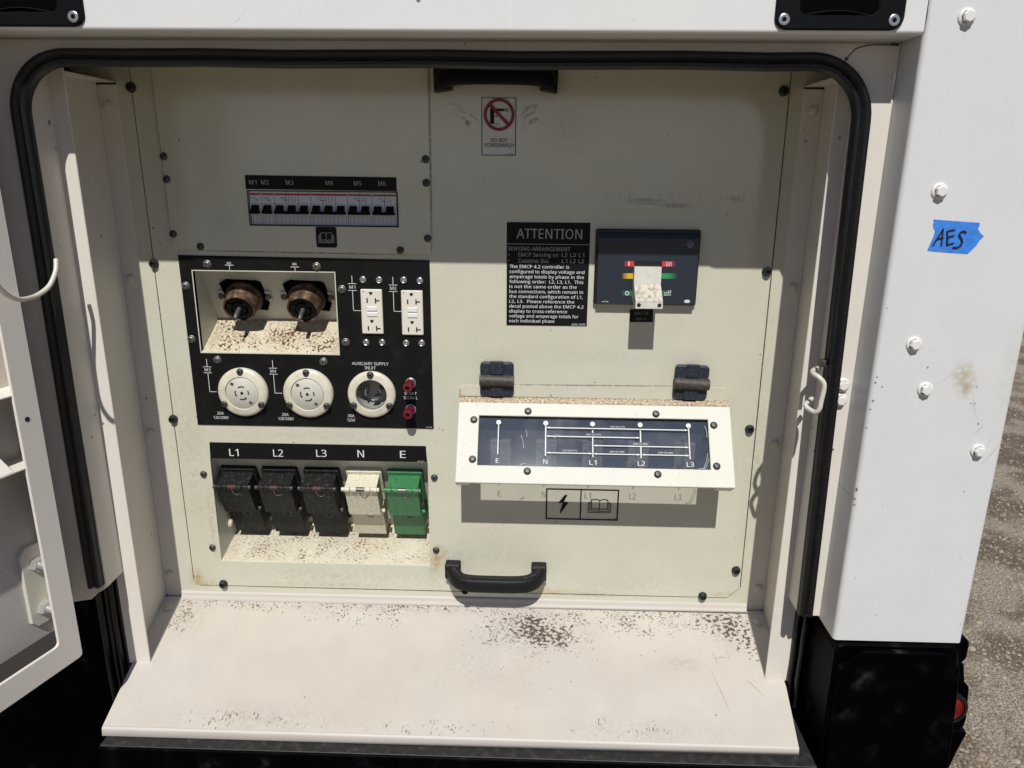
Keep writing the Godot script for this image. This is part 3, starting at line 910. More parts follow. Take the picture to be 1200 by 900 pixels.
func housing() -> void:
	T = Transform3D.IDENTITY
	var h := thing("generator_housing", "white painted sheet steel generator housing framing the open service bay", "generator housing", Vector3(0, 1.0, 0))
	# frame round the door opening, z 0.17
	var p := PackedVector2Array([Vector2(-0.627, 1.012), Vector2(-0.600, 1.017), Vector2(-0.590, 1.027), Vector2(-0.577, 1.035)])
	var inner := PackedVector2Array([Vector2(-0.577, 1.035)])
	for i in 9:
		var a := PI - i * PI / 16.0
		inner.append(Vector2(-0.517 + cos(a) * 0.06, 1.6735 + sin(a) * 0.06))
	for i in 9:
		var a := PI / 2 - i * PI / 16.0
		inner.append(Vector2(0.3525 + cos(a) * 0.06, 1.6735 + sin(a) * 0.06))
	inner.append(Vector2(0.4125, 1.0195))
	for i in range(1, inner.size()):
		p.append(inner[i])
	p.append_array(PackedVector2Array([Vector2(0.4410, 1.0195), Vector2(0.4410, 1.7605), Vector2(-0.627, 1.7605)]))
	var s := S()
	plate(s, p, 0.166, 0.170, 0.001)
	put("door_frame", s, M.pinkish, h)
	# jamb between the frame and the channels behind it
	s = S()
	var jambs := [[Vector2(-0.5765, 1.035), Vector2(-0.5765, 1.79)], [Vector2(0.4128, 1.79), Vector2(0.4128, 1.0195)]]
	for jb in jambs:
		s = S()
		var a: Vector2 = jb[0]
		var b: Vector2 = jb[1]
		var e := (b - a).normalized()
		quad(s, Vector3(a.x, a.y, 0.118), Vector3(b.x, b.y, 0.118), Vector3(b.x, b.y, 0.1665), Vector3(a.x, a.y, 0.1665), Vector3(e.y, -e.x, 0), 7)
		quad(s, Vector3(a.x, a.y, 0.118) - Vector3(e.y, -e.x, 0) * 0.003, Vector3(b.x, b.y, 0.118) - Vector3(e.y, -e.x, 0) * 0.003, Vector3(b.x, b.y, 0.1665) - Vector3(e.y, -e.x, 0) * 0.003, Vector3(a.x, a.y, 0.1665) - Vector3(e.y, -e.x, 0) * 0.003, -Vector3(e.y, -e.x, 0), 8)
		put("jamb", s, M.pinkish, h)
	# channels: rear flange, web, front lip, tabs
	for k in [-1, 1]:
		var xe := XL if k < 0 else XR
		var xw: float = xe + k * 0.0272
		var xo: float = xe + k * 0.0330
		s = S()
		var x0 := minf(xe, xw)
		var x1 := maxf(xe, xw)
		plate(s, rect(x0, 0.9190, x1, 1.7285), 0.0, 0.0022, 0.0006)
		box(s, Vector3(xw - 0.0012 + k * 0.0012, 0.872, 0.0), Vector3(xw + 0.0012 + k * 0.0012, 1.7335, 0.1195))
		plate(s, rect(minf(xe, xo), 0.8745, maxf(xe, xo), 1.790), 0.1195, 0.1220, 0.0008, [], true)
		# tab along the shelf and tab along the ceiling
		T = shelf_frame()
		plate(s, rect(x0, -0.1275, x1, -0.003), 0.0004, 0.0022, 0.0005)
		T = Transform3D.IDENTITY
		box(s, Vector3(x0, 1.7300, 0.003), Vector3(x1, 1.7315, 0.118))
		# small round corner notch
		var c := put("side_channel", s, M.pinkish, h)
		s = S()
		for e in [[0.9195, 0.917], [1.7275, 1.731]]:
			s = S()
			box(s, Vector3(x0, minf(e[0], e[1]), 0.0015), Vector3(x1 - k * 0.0 , maxf(e[0], e[1]), 0.0027))
			plate(s, circ(xw - k * 0.002, (e[0] + e[1]) * 0.5, 0.0026, 10), 0.002, 0.0030)
			put("corner_slit", s, M.slot, c)
		var xs: float = 0.5 * (xe + xw) + k * 0.002
		screws(c, "button", M.boltcream, 0.0022, [xs, 1.700, xs, 1.457, xs, 1.213, xs, 0.961], "bolt")
		var sb := shelf_frame()
		put_mesh("bolt", F.button, M.boltcream, c, sb * Vector3(xs - k * 0.002, -0.028, 0.0022) - O, sb.basis)
	# ceiling of the bay
	s = S()
	box(s, Vector3(-0.64, 1.800, -0.15), Vector3(0.44, 1.803, 0.166))
	box(s, Vector3(-0.64, 1.7605, 0.1655), Vector3(0.44, 1.803, 0.1695))
	put("bay_ceiling", s, M.cream, h)
	# right corner post with its return to the door frame
	s = S()
	T = Transform3D(Basis(Vector3.RIGHT, -PI / 2), Vector3.ZERO)
	var post := PackedVector2Array([Vector2(0.4412, -0.160), Vector2(0.4412, -0.2145)])
	for i in 5:
		var a := PI - i * PI / 8.0
		post.append(Vector2(0.4467 + cos(a) * 0.0055, -0.2145 + -sin(a) * 0.0055))
	for i in 5:
		var a := PI / 2 - i * PI / 8.0
		post.append(Vector2(0.6055 + cos(a) * 0.0055, -0.2145 + -sin(a) * 0.0055))
	post.append(Vector2(0.611, 0.05))
	post.append(Vector2(0.608, 0.05))
	post.append(Vector2(0.608, -0.160))
	uvm = 3
	plate(s, post, 1.0165, 2.05, 0.0, [], true)
	uvm = 0
	T = Transform3D.IDENTITY
	var cp := put("corner_post", s, M.post, h)
	screws(cp, "flange_bolt", M.boltpaint, 0.220, [0.4825, 1.7782, 0.4839, 1.6003, 0.4833, 1.4245, 0.5053, 1.3688, 0.5823, 1.2911], "bolt")
	screws(h, "flange_bolt", M.boltpaint, 0.170, [0.4275, 1.3583, 0.4270, 1.3385], "bolt")
	# left post beyond the hinge side
	s = S()
	plate(s, rect(-1.70, 1.0165, -0.6275, 2.05), 0.10, 0.220, 0.003)
	put("hinge_post", s, M.white, h)
	# shell behind
	s = S()
	box(s, Vector3(0.605, 1.0165, -1.60), Vector3(0.6095, 2.05, -0.0505))
	put("end_wall", s, M.white, h)
	s = S()
	box(s, Vector3(-1.70, 2.0505, -1.60), Vector3(0.615, 2.06, 0.222), 0.002)
	put("roof", s, M.white, h)
	s = S()
	box(s, Vector3(-1.70, 1.0165, -1.61), Vector3(0.605, 2.05, -1.601))
	box(s, Vector3(-1.705, 1.0165, -1.60), Vector3(-1.70, 2.05, 0.22))
	put("rear_wall", s, M.white, h)

func shelf_frame() -> Transform3D:   # x along the shelf, y up the slope towards the panel, z off the shelf
	var c := 1.0 / sqrt(1.0 + SLOPE * SLOPE)
	return Transform3D(Basis(Vector3.RIGHT, Vector3(0, SLOPE * c, -c), Vector3(0, c, SLOPE * c)), Vector3(0, 0.9185, 0))

func upper_door() -> void:
	T = Transform3D.IDENTITY
	var d := thing("upper_door", "white upper service door above the open bay, with two black latches", "door", Vector3(-0.09, 1.7605, 0.2))
	var s := S()
	var prof := PackedVector2Array([Vector2(0.172, 1.7608), Vector2(0.218, 1.7608)])
	for i in 6:
		var a := -PI / 2 + i * PI / 10.0
		prof.append(Vector2(0.2195 + cos(a) * 0.004, 1.7648 + sin(a) * 0.004))
	prof.append(Vector2(0.2235, 2.040))
	prof.append(Vector2(0.172, 2.040))
	prism(s, prof, -0.80, 0.4385)
	put("door_skin", s, M.white, d)
	# chipped sealant in the joint to the corner post
	s = S()
	var path := PackedVector3Array()
	for i in 14:
		path.append(Vector3(0.4398 + rng.randf_range(-0.0004, 0.0004), 1.762 + i * 0.009, 0.2185 + rng.randf_range(-0.0006, 0.0006)))
	tube(s, path, 0.0016, 6)
	put("joint_sealant", s, M.slot, d)
	s = S()
	stroke(s, [Vector2(0.3799, 1.7407), Vector2(0.3839, 1.7470), Vector2(0.3906, 1.7542), Vector2(0.4033, 1.7578), Vector2(0.4180, 1.7584), Vector2(0.4385, 1.7580)], 0.0012, 0.1705)
	stroke(s, [Vector2(0.3812, 1.7425), Vector2(0.3822, 1.7445)], 0.0040, 0.1706)
	stroke(s, [Vector2(0.4290, 1.7590), Vector2(0.4385, 1.7582)], 0.0028, 0.1706)
	put("paint_crack", s, M.hinge_dirt, d)
	for k in [0, 1]:
		var x0 := 0.2804 if k == 1 else -0.5955
		var x1 := x0 + 0.1348
		s = S()
		plate(s, rrect(x0, 1.7640, x1, 1.905, 0.013, 5), 0.2230, 0.2275, 0.0016, [rrect(x0 + 0.0255, 1.7785, x1 - 0.0285, 1.885, 0.008, 4)])
		var l := put("latch", s, M.plastic, d)
		s = S()
		plate(s, rrect(x0 + 0.0225, 1.7765, x1 - 0.0225, 1.888, 0.012, 4), 0.2237, 0.2240)
		put("latch_well", s, M.socket_black, l)
		# paddle: its lower edge shows as a shallow bow
		s = S()
		var pd := PackedVector2Array()
		for i in 9:
			var t := i / 8.0
			pd.append(Vector2(lerpf(x0 + 0.024, x1 - 0.030, t), 1.7775 + 0.006 * sin(PI * t)))
		pd.append(Vector2(x1 - 0.030, 1.7800))
		for i in 9:
			var t := 1.0 - i / 8.0
			pd.append(Vector2(lerpf(x0 + 0.024, x1 - 0.030, t), 1.7755 + 0.006 * sin(PI * t) - 0.003))
		plate(s, pd, 0.2215, 0.2268, 0.0012)
		put("paddle_lip", s, M.plastic, l)
		screws(l, "ring_screw", M.screw_bright, 0.2275, [x0 + 0.0093, 1.7738, x1 - 0.0110, 1.7735])

func door_seal() -> void:
	T = Transform3D.IDENTITY
	var s := S()
	O = Vector3(-0.09, 1.03, 0.17)
	var path := PackedVector3Array([Vector3(-0.5850, 1.0435, 0.17), Vector3(-0.5850, 1.10, 0.17), Vector3(-0.5835, 1.3, 0.17), Vector3(-0.5815, 1.55, 0.17), Vector3(-0.5810, 1.675, 0.17)])
	for i in range(1, 13):
		var a := PI - i * PI / 24.0
		path.append(Vector3(-0.517 + cos(a) * 0.064, 1.6757 + sin(a) * 0.064, 0.17))
	for i in 9:
		path.append(Vector3(lerpf(-0.45, 0.29, i / 8.0), 1.7397 + 0.0008 * sin(i * 2.1), 0.17))
	for i in range(0, 13):
		var a := PI / 2 - i * PI / 24.0
		path.append(Vector3(0.3408 + cos(a) * 0.064, 1.6757 + sin(a) * 0.064, 0.17))
	path.append(Vector3(0.4100, 1.4, 0.17))
	path.append(Vector3(0.4140, 1.2, 0.17))
	path.append(Vector3(0.4170, 1.0265, 0.17))
	var ring := pv([0.0002, -0.0095, 0.008, -0.0098, 0.0130, -0.0085, 0.0150, -0.0050, 0.0135, -0.0018, 0.0090, -0.0006, 0.0090, 0.0010, 0.0120, 0.0020, 0.0130, 0.0048, 0.0115, 0.0074, 0.0080, 0.0090, 0.0002, 0.0095])
	sweep(s, path, ring, Vector3.BACK)
	var o := put("door_seal", s, M.rubber, self)
	o.position = O
	tag(o, "black rubber bulb seal arching round the edge of the bay opening", "door seal")

func shelf() -> void:
	T = shelf_frame()
	uvm = 1
	var sh := thing("sloping_shelf", "cream steel shelf sloping outward below the panel, with flaked and scuffed paint", "shelf", Vector3(-0.08, 0.84, 0.12))
	var c := sqrt(1.0 + SLOPE * SLOPE)
	var zl := 0.2205
	var p := PackedVector2Array([Vector2(XL - 0.027, 0.0), Vector2(XL - 0.0275, -0.122 * c), Vector2(-0.5800, -zl * c), Vector2(0.4150, -zl * c), Vector2(0.4222, -0.135 * c), Vector2(0.4222, -0.122 * c), Vector2(XR + 0.027, 0.0)])
	var s := S()
	plate(s, p, -0.003, 0.0, 0.0, [], true)
	put("shelf_plate", s, M.shelf, sh)
	T = Transform3D.IDENTITY
	# rolled front lip
	s = S()
	var y0 := 0.9185 - SLOPE * zl
	var th := atan(SLOPE)
	var prof := PackedVector2Array()
	var r := 0.005
	var cc := Vector2(zl, y0) - Vector2(sin(th), cos(th)) * r
	for i in 7:
		var a := lerpf(PI / 2 - th, -0.12, i / 6.0)
		prof.append(cc + Vector2(cos(a), sin(a)) * r)
	prof.append(Vector2(cc.x + r + 0.0015, y0 - 0.0130))
	prof.append(Vector2(cc.x + r - 0.002, y0 - 0.0130))
	prof.append(Vector2(zl - 0.006, y0 - 0.006))
	prism(s, prof, -0.5800, 0.4150, true)
	put("front_lip", s, M.lip, sh)
	# upturned back edge
	s = S()
	var pb := PackedVector2Array([Vector2(0.0005, 0.930), Vector2(0.0030, 0.9300), Vector2(0.0034, 0.9245), Vector2(0.0050, 0.9200), Vector2(0.0085, 0.9158), Vector2(0.0005, 0.9150)])
	prism(s, pb, XL, XR, true)
	put("back_upstand", s, M.lip, sh)
	uvm = 0

func chassis() -> void:
	T = Transform3D.IDENTITY
	var c := thing("black_base_frame", "black painted steel base frame under the shelf and below the door frame", "base frame", Vector3(-0.08, 0.4, 0))
	var s := S()
	var prof := rrect(0.140, 0.55, 0.245, 0.8265, 0.005, 3)
	prism(s, prof, -0.5750, 0.4345, true)
	put("front_rail", s, M.black_paint, c)
	s = S()
	box(s, Vector3(-0.5735, 0.8266, 0.13), Vector3(0.4340, 0.8284, 0.2430), 0.0006)
	put("rail_cap", s, M.black_dust, c)
	s = S()
	box(s, Vector3(-1.70, 0.35, -1.60), Vector3(0.58, 1.0160, -0.16))
	box(s, Vector3(-1.70, 0.25, -0.05), Vector3(-0.5845, 1.06, 0.112))
	box(s, Vector3(-0.584, 0.35, -0.05), Vector3(0.43, 0.83, 0.112))
	put("sill_box", s, M.black_paint, c)
	# right: pressed black sheet with beads between the channel and the corner box
	s = S()
	box(s, Vector3(0.4245, 0.80, -0.05), Vector3(0.60, 1.0185, 0.112))
	put("filler_sheet", s, M.black_paint, c)
	var beads := [[0.4290, 0.0035, 0.126], [0.4345, 0.0030, 0.140], [0.4385, 0.0028, 0.128], [-0.5905, 0.0035, 0.118], [-0.6000, 0.0045, 0.120], [-0.6100, 0.0035, 0.118], [-0.6230, 0.0060, 0.116]]
	for b in beads:
		s = S()
		var y1 := 1.014 if b[0] > 0 else 1.030
		var y0 := 0.842 if b[0] > 0 else 0.45
		var pth := PackedVector3Array()
		for i in 8:
			pth.append(Vector3(b[0] + 0.0008 * sin(i * 1.9 + b[0] * 90.0), lerpf(y1, y0, i / 7.0), b[2] + 0.001 * sin(i * 1.3)))
		tube(s, pth, b[1], 8)
		put("bead", s, M.rubber, c)
	# corner box with chamfered front plate and the tail light on its right
	var k := thing("black_corner_box", "black steel corner box with a chamfered front plate below the white corner post", "corner box", Vector3(0.53, 0.4, 0.1))
	s = S()
	plate(s, pv([0.4435, 0.42, 0.6330, 0.42, 0.6160, 0.825, 0.6110, 0.985, 0.6060, 1.006, 0.5980, 1.0150, 0.4535, 1.0150, 0.4460, 1.0110, 0.4435, 1.002]), 0.02, 0.226, 0.003)
	put("corner_tube", s, M.black_paint, k)
	s = S()
	plate(s, pv([0.4490, 0.40, 0.6400, 0.40, 0.6190, 0.825, 0.6130, 0.920, 0.6075, 0.985, 0.5835, 1.0085, 0.4760, 1.0085, 0.4490, 0.981]), 0.2262, 0.2335, 0.0015)
	put("front_plate", s, M.black_paint, k)
	s = S()
	plate(s, pv([0.600, 0.852, 0.662, 0.853, 0.6632, 0.866, 0.6592, 0.9068, 0.6578, 0.9200, 0.6500, 0.9282, 0.6440, 0.957, 0.600, 0.962]), 0.170, 0.1855, 0.002)
	put("lamp_bracket", s, M.black_paint, k)
	s = S()
	plate(s, pv([0.600, 0.770, 0.645, 0.770, 0.6510, 0.7850, 0.6570, 0.8137, 0.6650, 0.8440, 0.6620, 0.8505, 0.600, 0.8510]), 0.176, 0.190, 0.002)
	put("lower_bracket", s, M.black_paint, k)
	s = S()
	plate(s, rrect(0.56, 0.968, 0.6365, 1.0100, 0.012, 4), 0.12, 0.200, 0.003)
	put("tube_end", s, M.black_paint, k)
	var l := thing("tail_light", "round red tail light half hidden behind the black corner box", "tail light", Vector3(0.6320, 0.8890, 0.1860))
	T.origin = l.position
	s = S()
	lathe(s, pv([0.0255, -0.004, 0.0255, 0.006, 0.0235, 0.008, 0.0205, 0.008, 0.020, 0.004]), 28)
	put("grommet", s, M.rubber, l)
	s = S()
	lathe(s, pv([0.020, 0.003, 0.0195, 0.006, 0.0172, 0.0076, 0.0165, 0.0070, 0.0138, 0.0086, 0.0131, 0.0080, 0.0102, 0.0096, 0.0095, 0.0090, 0.0066, 0.0102, 0.0059, 0.0096, 0, 0.0104]), 28)
	put("lens", s, M.lens_red, l)
	T = Transform3D.IDENTITY

func service_door() -> void:
	var d := Vector3(-0.2961, 0, 0.9552)
	var n := Vector3(0.9552, 0, 0.2961)
	var at := Vector3(-0.5765, 0.975, 0.2396)
	var o := thing("service_door", "white service door swung open at the left, its inner side with a bolted bracket showing", "door", at)
	var f := Transform3D(Basis(-d, Vector3.UP, n), at)
	T = f
	var s := S()
	var outer := PackedVector2Array([Vector2(-0.90, 0), Vector2(-0.005, 0), Vector2(-0.0015, 0.0015), Vector2(0, 0.005), Vector2(0, 0.865), Vector2(-0.90, 0.865)])
	plate(s, outer, -0.003, 0.0, 0.0010, [rrect(-0.869, 0.036, -0.031, 0.834, 0.006, 3)], true)
	put("inner_flange", s, M.door_white, o)
	s = S()
	box(s, Vector3(-0.0025, 0.010, -0.0405), Vector3(-0.0002, 0.865, -0.0028))
	box(s, Vector3(-0.900, 0.0002, -0.0405), Vector3(-0.010, 0.0025, -0.0028))
	box(s, Vector3(-0.900, 0.0030, -0.0405), Vector3(-0.8975, 0.865, -0.0028))
	put("edge_return", s, M.door_white, o)
	s = S()
	# only the flange is folded; the space behind it stays open
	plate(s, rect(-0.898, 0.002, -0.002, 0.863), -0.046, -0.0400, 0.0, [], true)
	put("door_skin", s, M.door_shaded, o)
	s = S()
	box(s, Vector3(-0.895, 0.3790, -0.0398), Vector3(-0.004, 0.3812, -0.0015), 0.0006)
	put("stiffener", s, M.door_white, o)
	s = S()
	plate(s, rect(-0.895, 0.2860, -0.004, 0.2885), -0.0398, -0.0012, 0.0006)
	put("stiffener", s, M.door_white, o)
	s = S()
	var q := f.basis
	quad(s, Vector3(-0.868, 0.2887, -0.0015), Vector3(-0.046, 0.2887, -0.0015), Vector3(-0.046, 0.318, -0.0398), Vector3(-0.868, 0.318, -0.0398), Vector3(0, 1, 0.6))
	put("sloped_ledge", s, M.door_white, o)
	s = S()
	box(s, Vector3(-0.895, 0.0030, -0.0395), Vector3(-0.004, 0.034, -0.006))  # dark strip painting in the shadow on the bottom ledge
	put("shadow_strip", s, M.door_dark, o)
	s = S()
	plate(s, pv([-0.004, 0.055, -0.028, 0.055, -0.036, 0.064, -0.036, 0.160, -0.028, 0.170, -0.004, 0.170]), -0.0400, -0.0350, 0.001)
	var b := put("bracket", s, M.cream, o)
	for v in [0.142, 0.077]:
		put_mesh("nut", F.nut, M.zinc, b, f * Vector3(-0.016, v, -0.0350) - O, q)
		s = S()
		T = f * Transform3D(Basis.IDENTITY, Vector3(-0.016, v, -0.0350))
		lathe(s, pv([0.0055, 0, 0.0055, 0.022, 0.0045, 0.0235, 0, 0.0235]), 12)
		put("stud", s, M.zinc, b)
		T = f
	s = S()
	plate(s, circ(-0.0185, 0.347, 0.0032, 12), 0.0, 0.0004)
	put("drain_hole", s, M.slot, o)
	T = Transform3D.IDENTITY

# ---------------------------------------------------------------- panel
const RX0 := -0.4760
const RX1 := -0.2630
const CX0 := -0.4815
const CX1 := -0.1325

func control_panel() -> void:
	T = Transform3D.IDENTITY
	var holes := [rect(RX0, 1.3457, RX1, 1.4708), rect(CX0, 0.9880, CX1, 1.1705), rect(-0.3825, 1.5378, -0.1660, 1.5865), circ(-0.2157, 1.2838, 0.0242, 28)]
	var c := thing("control_panel", "cream painted steel panel closing the back of the bay, scuffed and rust spotted", "control panel", Vector3(-0.08, 0.93, 0))
	var s := S()
	box(s, Vector3(-0.64, 0.90, -0.150), Vector3(0.44, 1.80, -0.1485))
	put("backing", s, M.slot, c)
	var outline := PackedVector2Array([Vector2(-0.5340, 1.7900), Vector2(-0.5318, 0.9500), Vector2(-0.5235, 0.9412), Vector2(0.3600, 0.9412), Vector2(0.3790, 0.9600), Vector2(0.3735, 1.7900)])
	s = S()
	plate(s, rect(-0.62, 0.915, 0.43, 1.7990), -0.004, 0.0012, 0.0, [inset(up(outline), -0.0014)])
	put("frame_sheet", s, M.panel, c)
	s = S()
	plate(s, outline, -0.004, 0.0025, 0.0006, holes)
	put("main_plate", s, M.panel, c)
	screws(c, "cap", M.screw_black, 0.0025, [-0.5340, 1.7240, -0.5325, 1.4800, -0.5325, 1.2365, -0.4820, 0.9448, 0.3191, 0.9440, 0.3694, 0.9932, 0.3677, 1.2376, 0.3688, 1.4799, 0.3664, 1.7250])
	screws(c, "pan", M.screw_dark, 0.0025, [-0.4945, 1.1437, -0.4938, 1.0125, -0.1221, 1.1459, -0.1218, 1.0169])
	# cover plate over the breakers
	var k := thing("breaker_cover_plate", "cream cover plate at the upper left, with a slot for the row of breakers", "cover plate", Vector3(-0.31, 1.49, 0.0025))
	s = S()
	var cpo := PackedVector2Array([Vector2(-0.5030, 1.7900), Vector2(-0.5017, 1.5085), Vector2(-0.4998, 1.5032), Vector2(-0.4945, 1.5012), Vector2(-0.1270, 1.4984), Vector2(-0.1215, 1.5002), Vector2(-0.1195, 1.5055), Vector2(-0.1180, 1.7900)])
	plate(s, cpo, 0.0025, 0.0058, 0.0010, [rect(-0.3825, 1.5378, -0.1660, 1.5865)])
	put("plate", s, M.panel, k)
	screws(k, "pan", M.screw_dark, 0.0058, [-0.4980, 1.6322, -0.4975, 1.6010, -0.4973, 1.5238, -0.4588, 1.5060, -0.1644, 1.5045, -0.1238, 1.5219, -0.1242, 1.5995, -0.1244, 1.6316])

func breakers() -> void:
	T = Transform3D.IDENTITY
	# label strip above the row
	var st := thing("breaker_label_strip", "black label strip lettered M1 to M6 above the row of breakers", "label", Vector3(-0.275, 1.598, 0.0058))
	var s := S()
	plate(s, PackedVector2Array([Vector2(-0.3840, 1.5886), Vector2(-0.1667, 1.5876), Vector2(-0.1667, 1.6068), Vector2(-0.3836, 1.6080)]), 0.0058, 0.0064)
	put("strip", s, M.ink_black, st)
	s = S()
	for e in [["M1", -0.3728], ["M2", -0.3554], ["M3", -0.3198], ["M4", -0.2627], ["M5", -0.2223], ["M6", -0.1873]]:
		txt(s, e[0], e[1], 1.5982, 0.0062, 0.0070, 0.0107)
	put("lettering", s, M.ink_grey, st)
	# surround of the cut-out
	var poles := [1, 1, 3, 3, 2, 2]
	var pos := 0
	var w := 0.01778
	var group := "circuit breakers in the row under the M1 to M6 strip"
	for i in 6:
		var n: int = poles[i]
		var x0 := -0.3813 + pos * w
		pos += n
		var kind: String = ["single pole", "single pole", "three pole", "three pole", "two pole", "two pole"][i]
		var b := thing("circuit_breaker", "grey %s circuit breaker with black toggle under the letters M%d" % [kind, i + 1], "circuit breaker", Vector3(x0 + n * w * 0.5, 1.5400, 0), group)
		s = S()
		# stepped front: upper shoulder, toggle field, lower shoulder
		var pr := PackedVector2Array([Vector2(-0.05, 1.5385), Vector2(0.0010, 1.5385), Vector2(0.0018, 1.5392), Vector2(0.0018, 1.5530), Vector2(0.0040, 1.5545), Vector2(0.0040, 1.5678), Vector2(0.0020, 1.5686), Vector2(0.0020, 1.5850), Vector2(0.0010, 1.5858), Vector2(-0.05, 1.5858)])
		for k in n:
			prism(s, pr, x0 + k * w + 0.00035, x0 + (k + 1) * w - 0.00035)
		put("body", s, M.breaker, b)
		s = S()
		plate(s, rect(x0 + 0.0007, 1.5392, x0 + n * w - 0.0007, 1.5526), 0.0018, 0.0021)
		put("lower_shoulder", s, M.breaker_low, b)
		s = S()
		plate(s, rect(x0 + 0.0012, 1.5802, x0 + n * w - 0.0009, 1.5828), 0.0020, 0.0024)
		put("red_stripe", s, M.ink_red, b)
		s = S()
		for k in n * 3:
			stroke(s, [Vector2(x0 + w * (k + 0.5) / 3.0, 1.5396), Vector2(x0 + w * (k + 0.5) / 3.0, 1.5524)], 0.0005, 0.0023)
		for k in n - 1:
			stroke(s, [Vector2(x0 + w * (k + 1), 1.5690), Vector2(x0 + w * (k + 1), 1.5795)], 0.0004, 0.0023)
		put("joint_lines", s, M.ink_dim, b)
		# printing: rating and a little circuit diagram
		s = S()
		var off := 0.004 if n == 1 else 0.010
		txt(s, "C20", x0 + off + 0.002, 1.5766, 0.0022, 0.0024, 0.006)
		stroke(s, [Vector2(x0 + off + 0.004, 1.5735), Vector2(x0 + off + 0.008, 1.5735), Vector2(x0 + off + 0.008, 1.5715)], 0.0009, 0.0024)
		for k in (n if n > 1 else 0):
			var xx := x0 + off + 0.0115 + k * 0.0045
			stroke(s, [Vector2(xx, 1.5784), Vector2(xx, 1.5762)], 0.0007, 0.0024)
			stroke(s, [Vector2(xx, 1.5750), Vector2(xx + 0.0012, 1.5732)], 0.0007, 0.0024)
			stroke(s, [Vector2(xx, 1.5726), Vector2(xx, 1.5706)], 0.0007, 0.0024)
		put("printing", s, M.ink_black, b)
		# toggles: one lever per pole, joined by a bar
		s = S()
		var tp := PackedVector2Array([Vector2(0.0041, 1.5660), Vector2(0.0060, 1.5665), Vector2(0.0125, 1.5590), Vector2(0.0135, 1.5556), Vector2(0.0105, 1.5545), Vector2(0.0041, 1.5560)])
		for k in n:
			prism(s, tp, x0 + k * w + 0.0033, x0 + (k + 1) * w - 0.0040)
		var bp := PackedVector2Array([Vector2(0.0075, 1.5568), Vector2(0.0128, 1.5585), Vector2(0.0138, 1.5556), Vector2(0.0110, 1.5541), Vector2(0.0075, 1.5545)])
		prism(s, bp, x0 + 0.0018, x0 + n * w - 0.0018)
		put("toggle", s, M.plastic, b)
	O = Vector3(-0.274, 1.5373, 0.0045)
	s = S()
	frame2(s, -0.3830, 1.5373, -0.1655, 1.5870, 0.0011, 0.0062)  # flat black outline painted in place of the dark gap
	var g := put("breaker_gap_line", s, M.ink_black, self)
	g.position = O
	tag(g, "thin black line drawn for the dark gap round the slot of the breaker row", "edging")
	# manual symbol under the row
	var bk := thing("manual_sticker", "small square black sticker with an open book under the breakers", "sticker", Vector3(-0.2717, 1.5067, 0.0045))
	s = S()
	plate(s, rrect(-0.2868, 1.5070, -0.2566, 1.5366, 0.003, 3), 0.0060, 0.0066)
	put("backing", s, M.ink_black, bk)
	s = S()
	book(s, -0.2717, 1.5222, 0.0225, 0.0070)
	put("book_symbol", s, M.ink_grey, bk)

func book(s: SurfaceTool, x: float, y: float, w: float, z: float) -> void:
	var h := w * 0.55
	for k in [-1.0, 1.0]:
		stroke(s, [Vector2(x, y - h * 0.42), Vector2(x + k * w * 0.15, y - h * 0.32), Vector2(x + k * w * 0.36, y - h * 0.38), Vector2(x + k * w * 0.36, y + h * 0.46), Vector2(x + k * w * 0.15, y + h * 0.52), Vector2(x, y + h * 0.40)], w * 0.035, z)
		stroke(s, [Vector2(x, y - h * 0.55), Vector2(x + k * w * 0.43, y - h * 0.52), Vector2(x + k * w * 0.43, y + h * 0.25), Vector2(x + k * w * 0.38, y + h * 0.28)], w * 0.03, z)
		stroke(s, [Vector2(x, y - h * 0.66), Vector2(x + k * w * 0.50, y - h * 0.66), Vector2(x + k * w * 0.50, y + h * 0.12), Vector2(x + k * w * 0.45, y + h * 0.15)], w * 0.03, z)
	stroke(s, [Vector2(x, y - h * 0.42), Vector2(x, y + h * 0.40)], w * 0.035, z)

func grip(called: String, label: String, pts: PackedVector3Array, hw: float, hh: float, m: Material, bw: float, at: Vector3) -> Node3D:
	# bow handle: two feet on the panel and a bar between them, one continuous body
	var o := thing(called, label, "handle", at)
	T = Transform3D(Basis.IDENTITY, at)
	var s := S()
	var ring := PackedVector2Array()
	for i in 12:
		var a := TAU * i / 12.0
		ring.append(Vector2(signf(cos(a)) * pow(absf(cos(a)), 0.55) * hw, signf(sin(a)) * pow(absf(sin(a)), 0.55) * hh))
	sweep(s, pts, ring, Vector3.UP)
	put("grip", s, m, o)
	T = Transform3D.IDENTITY
	return o

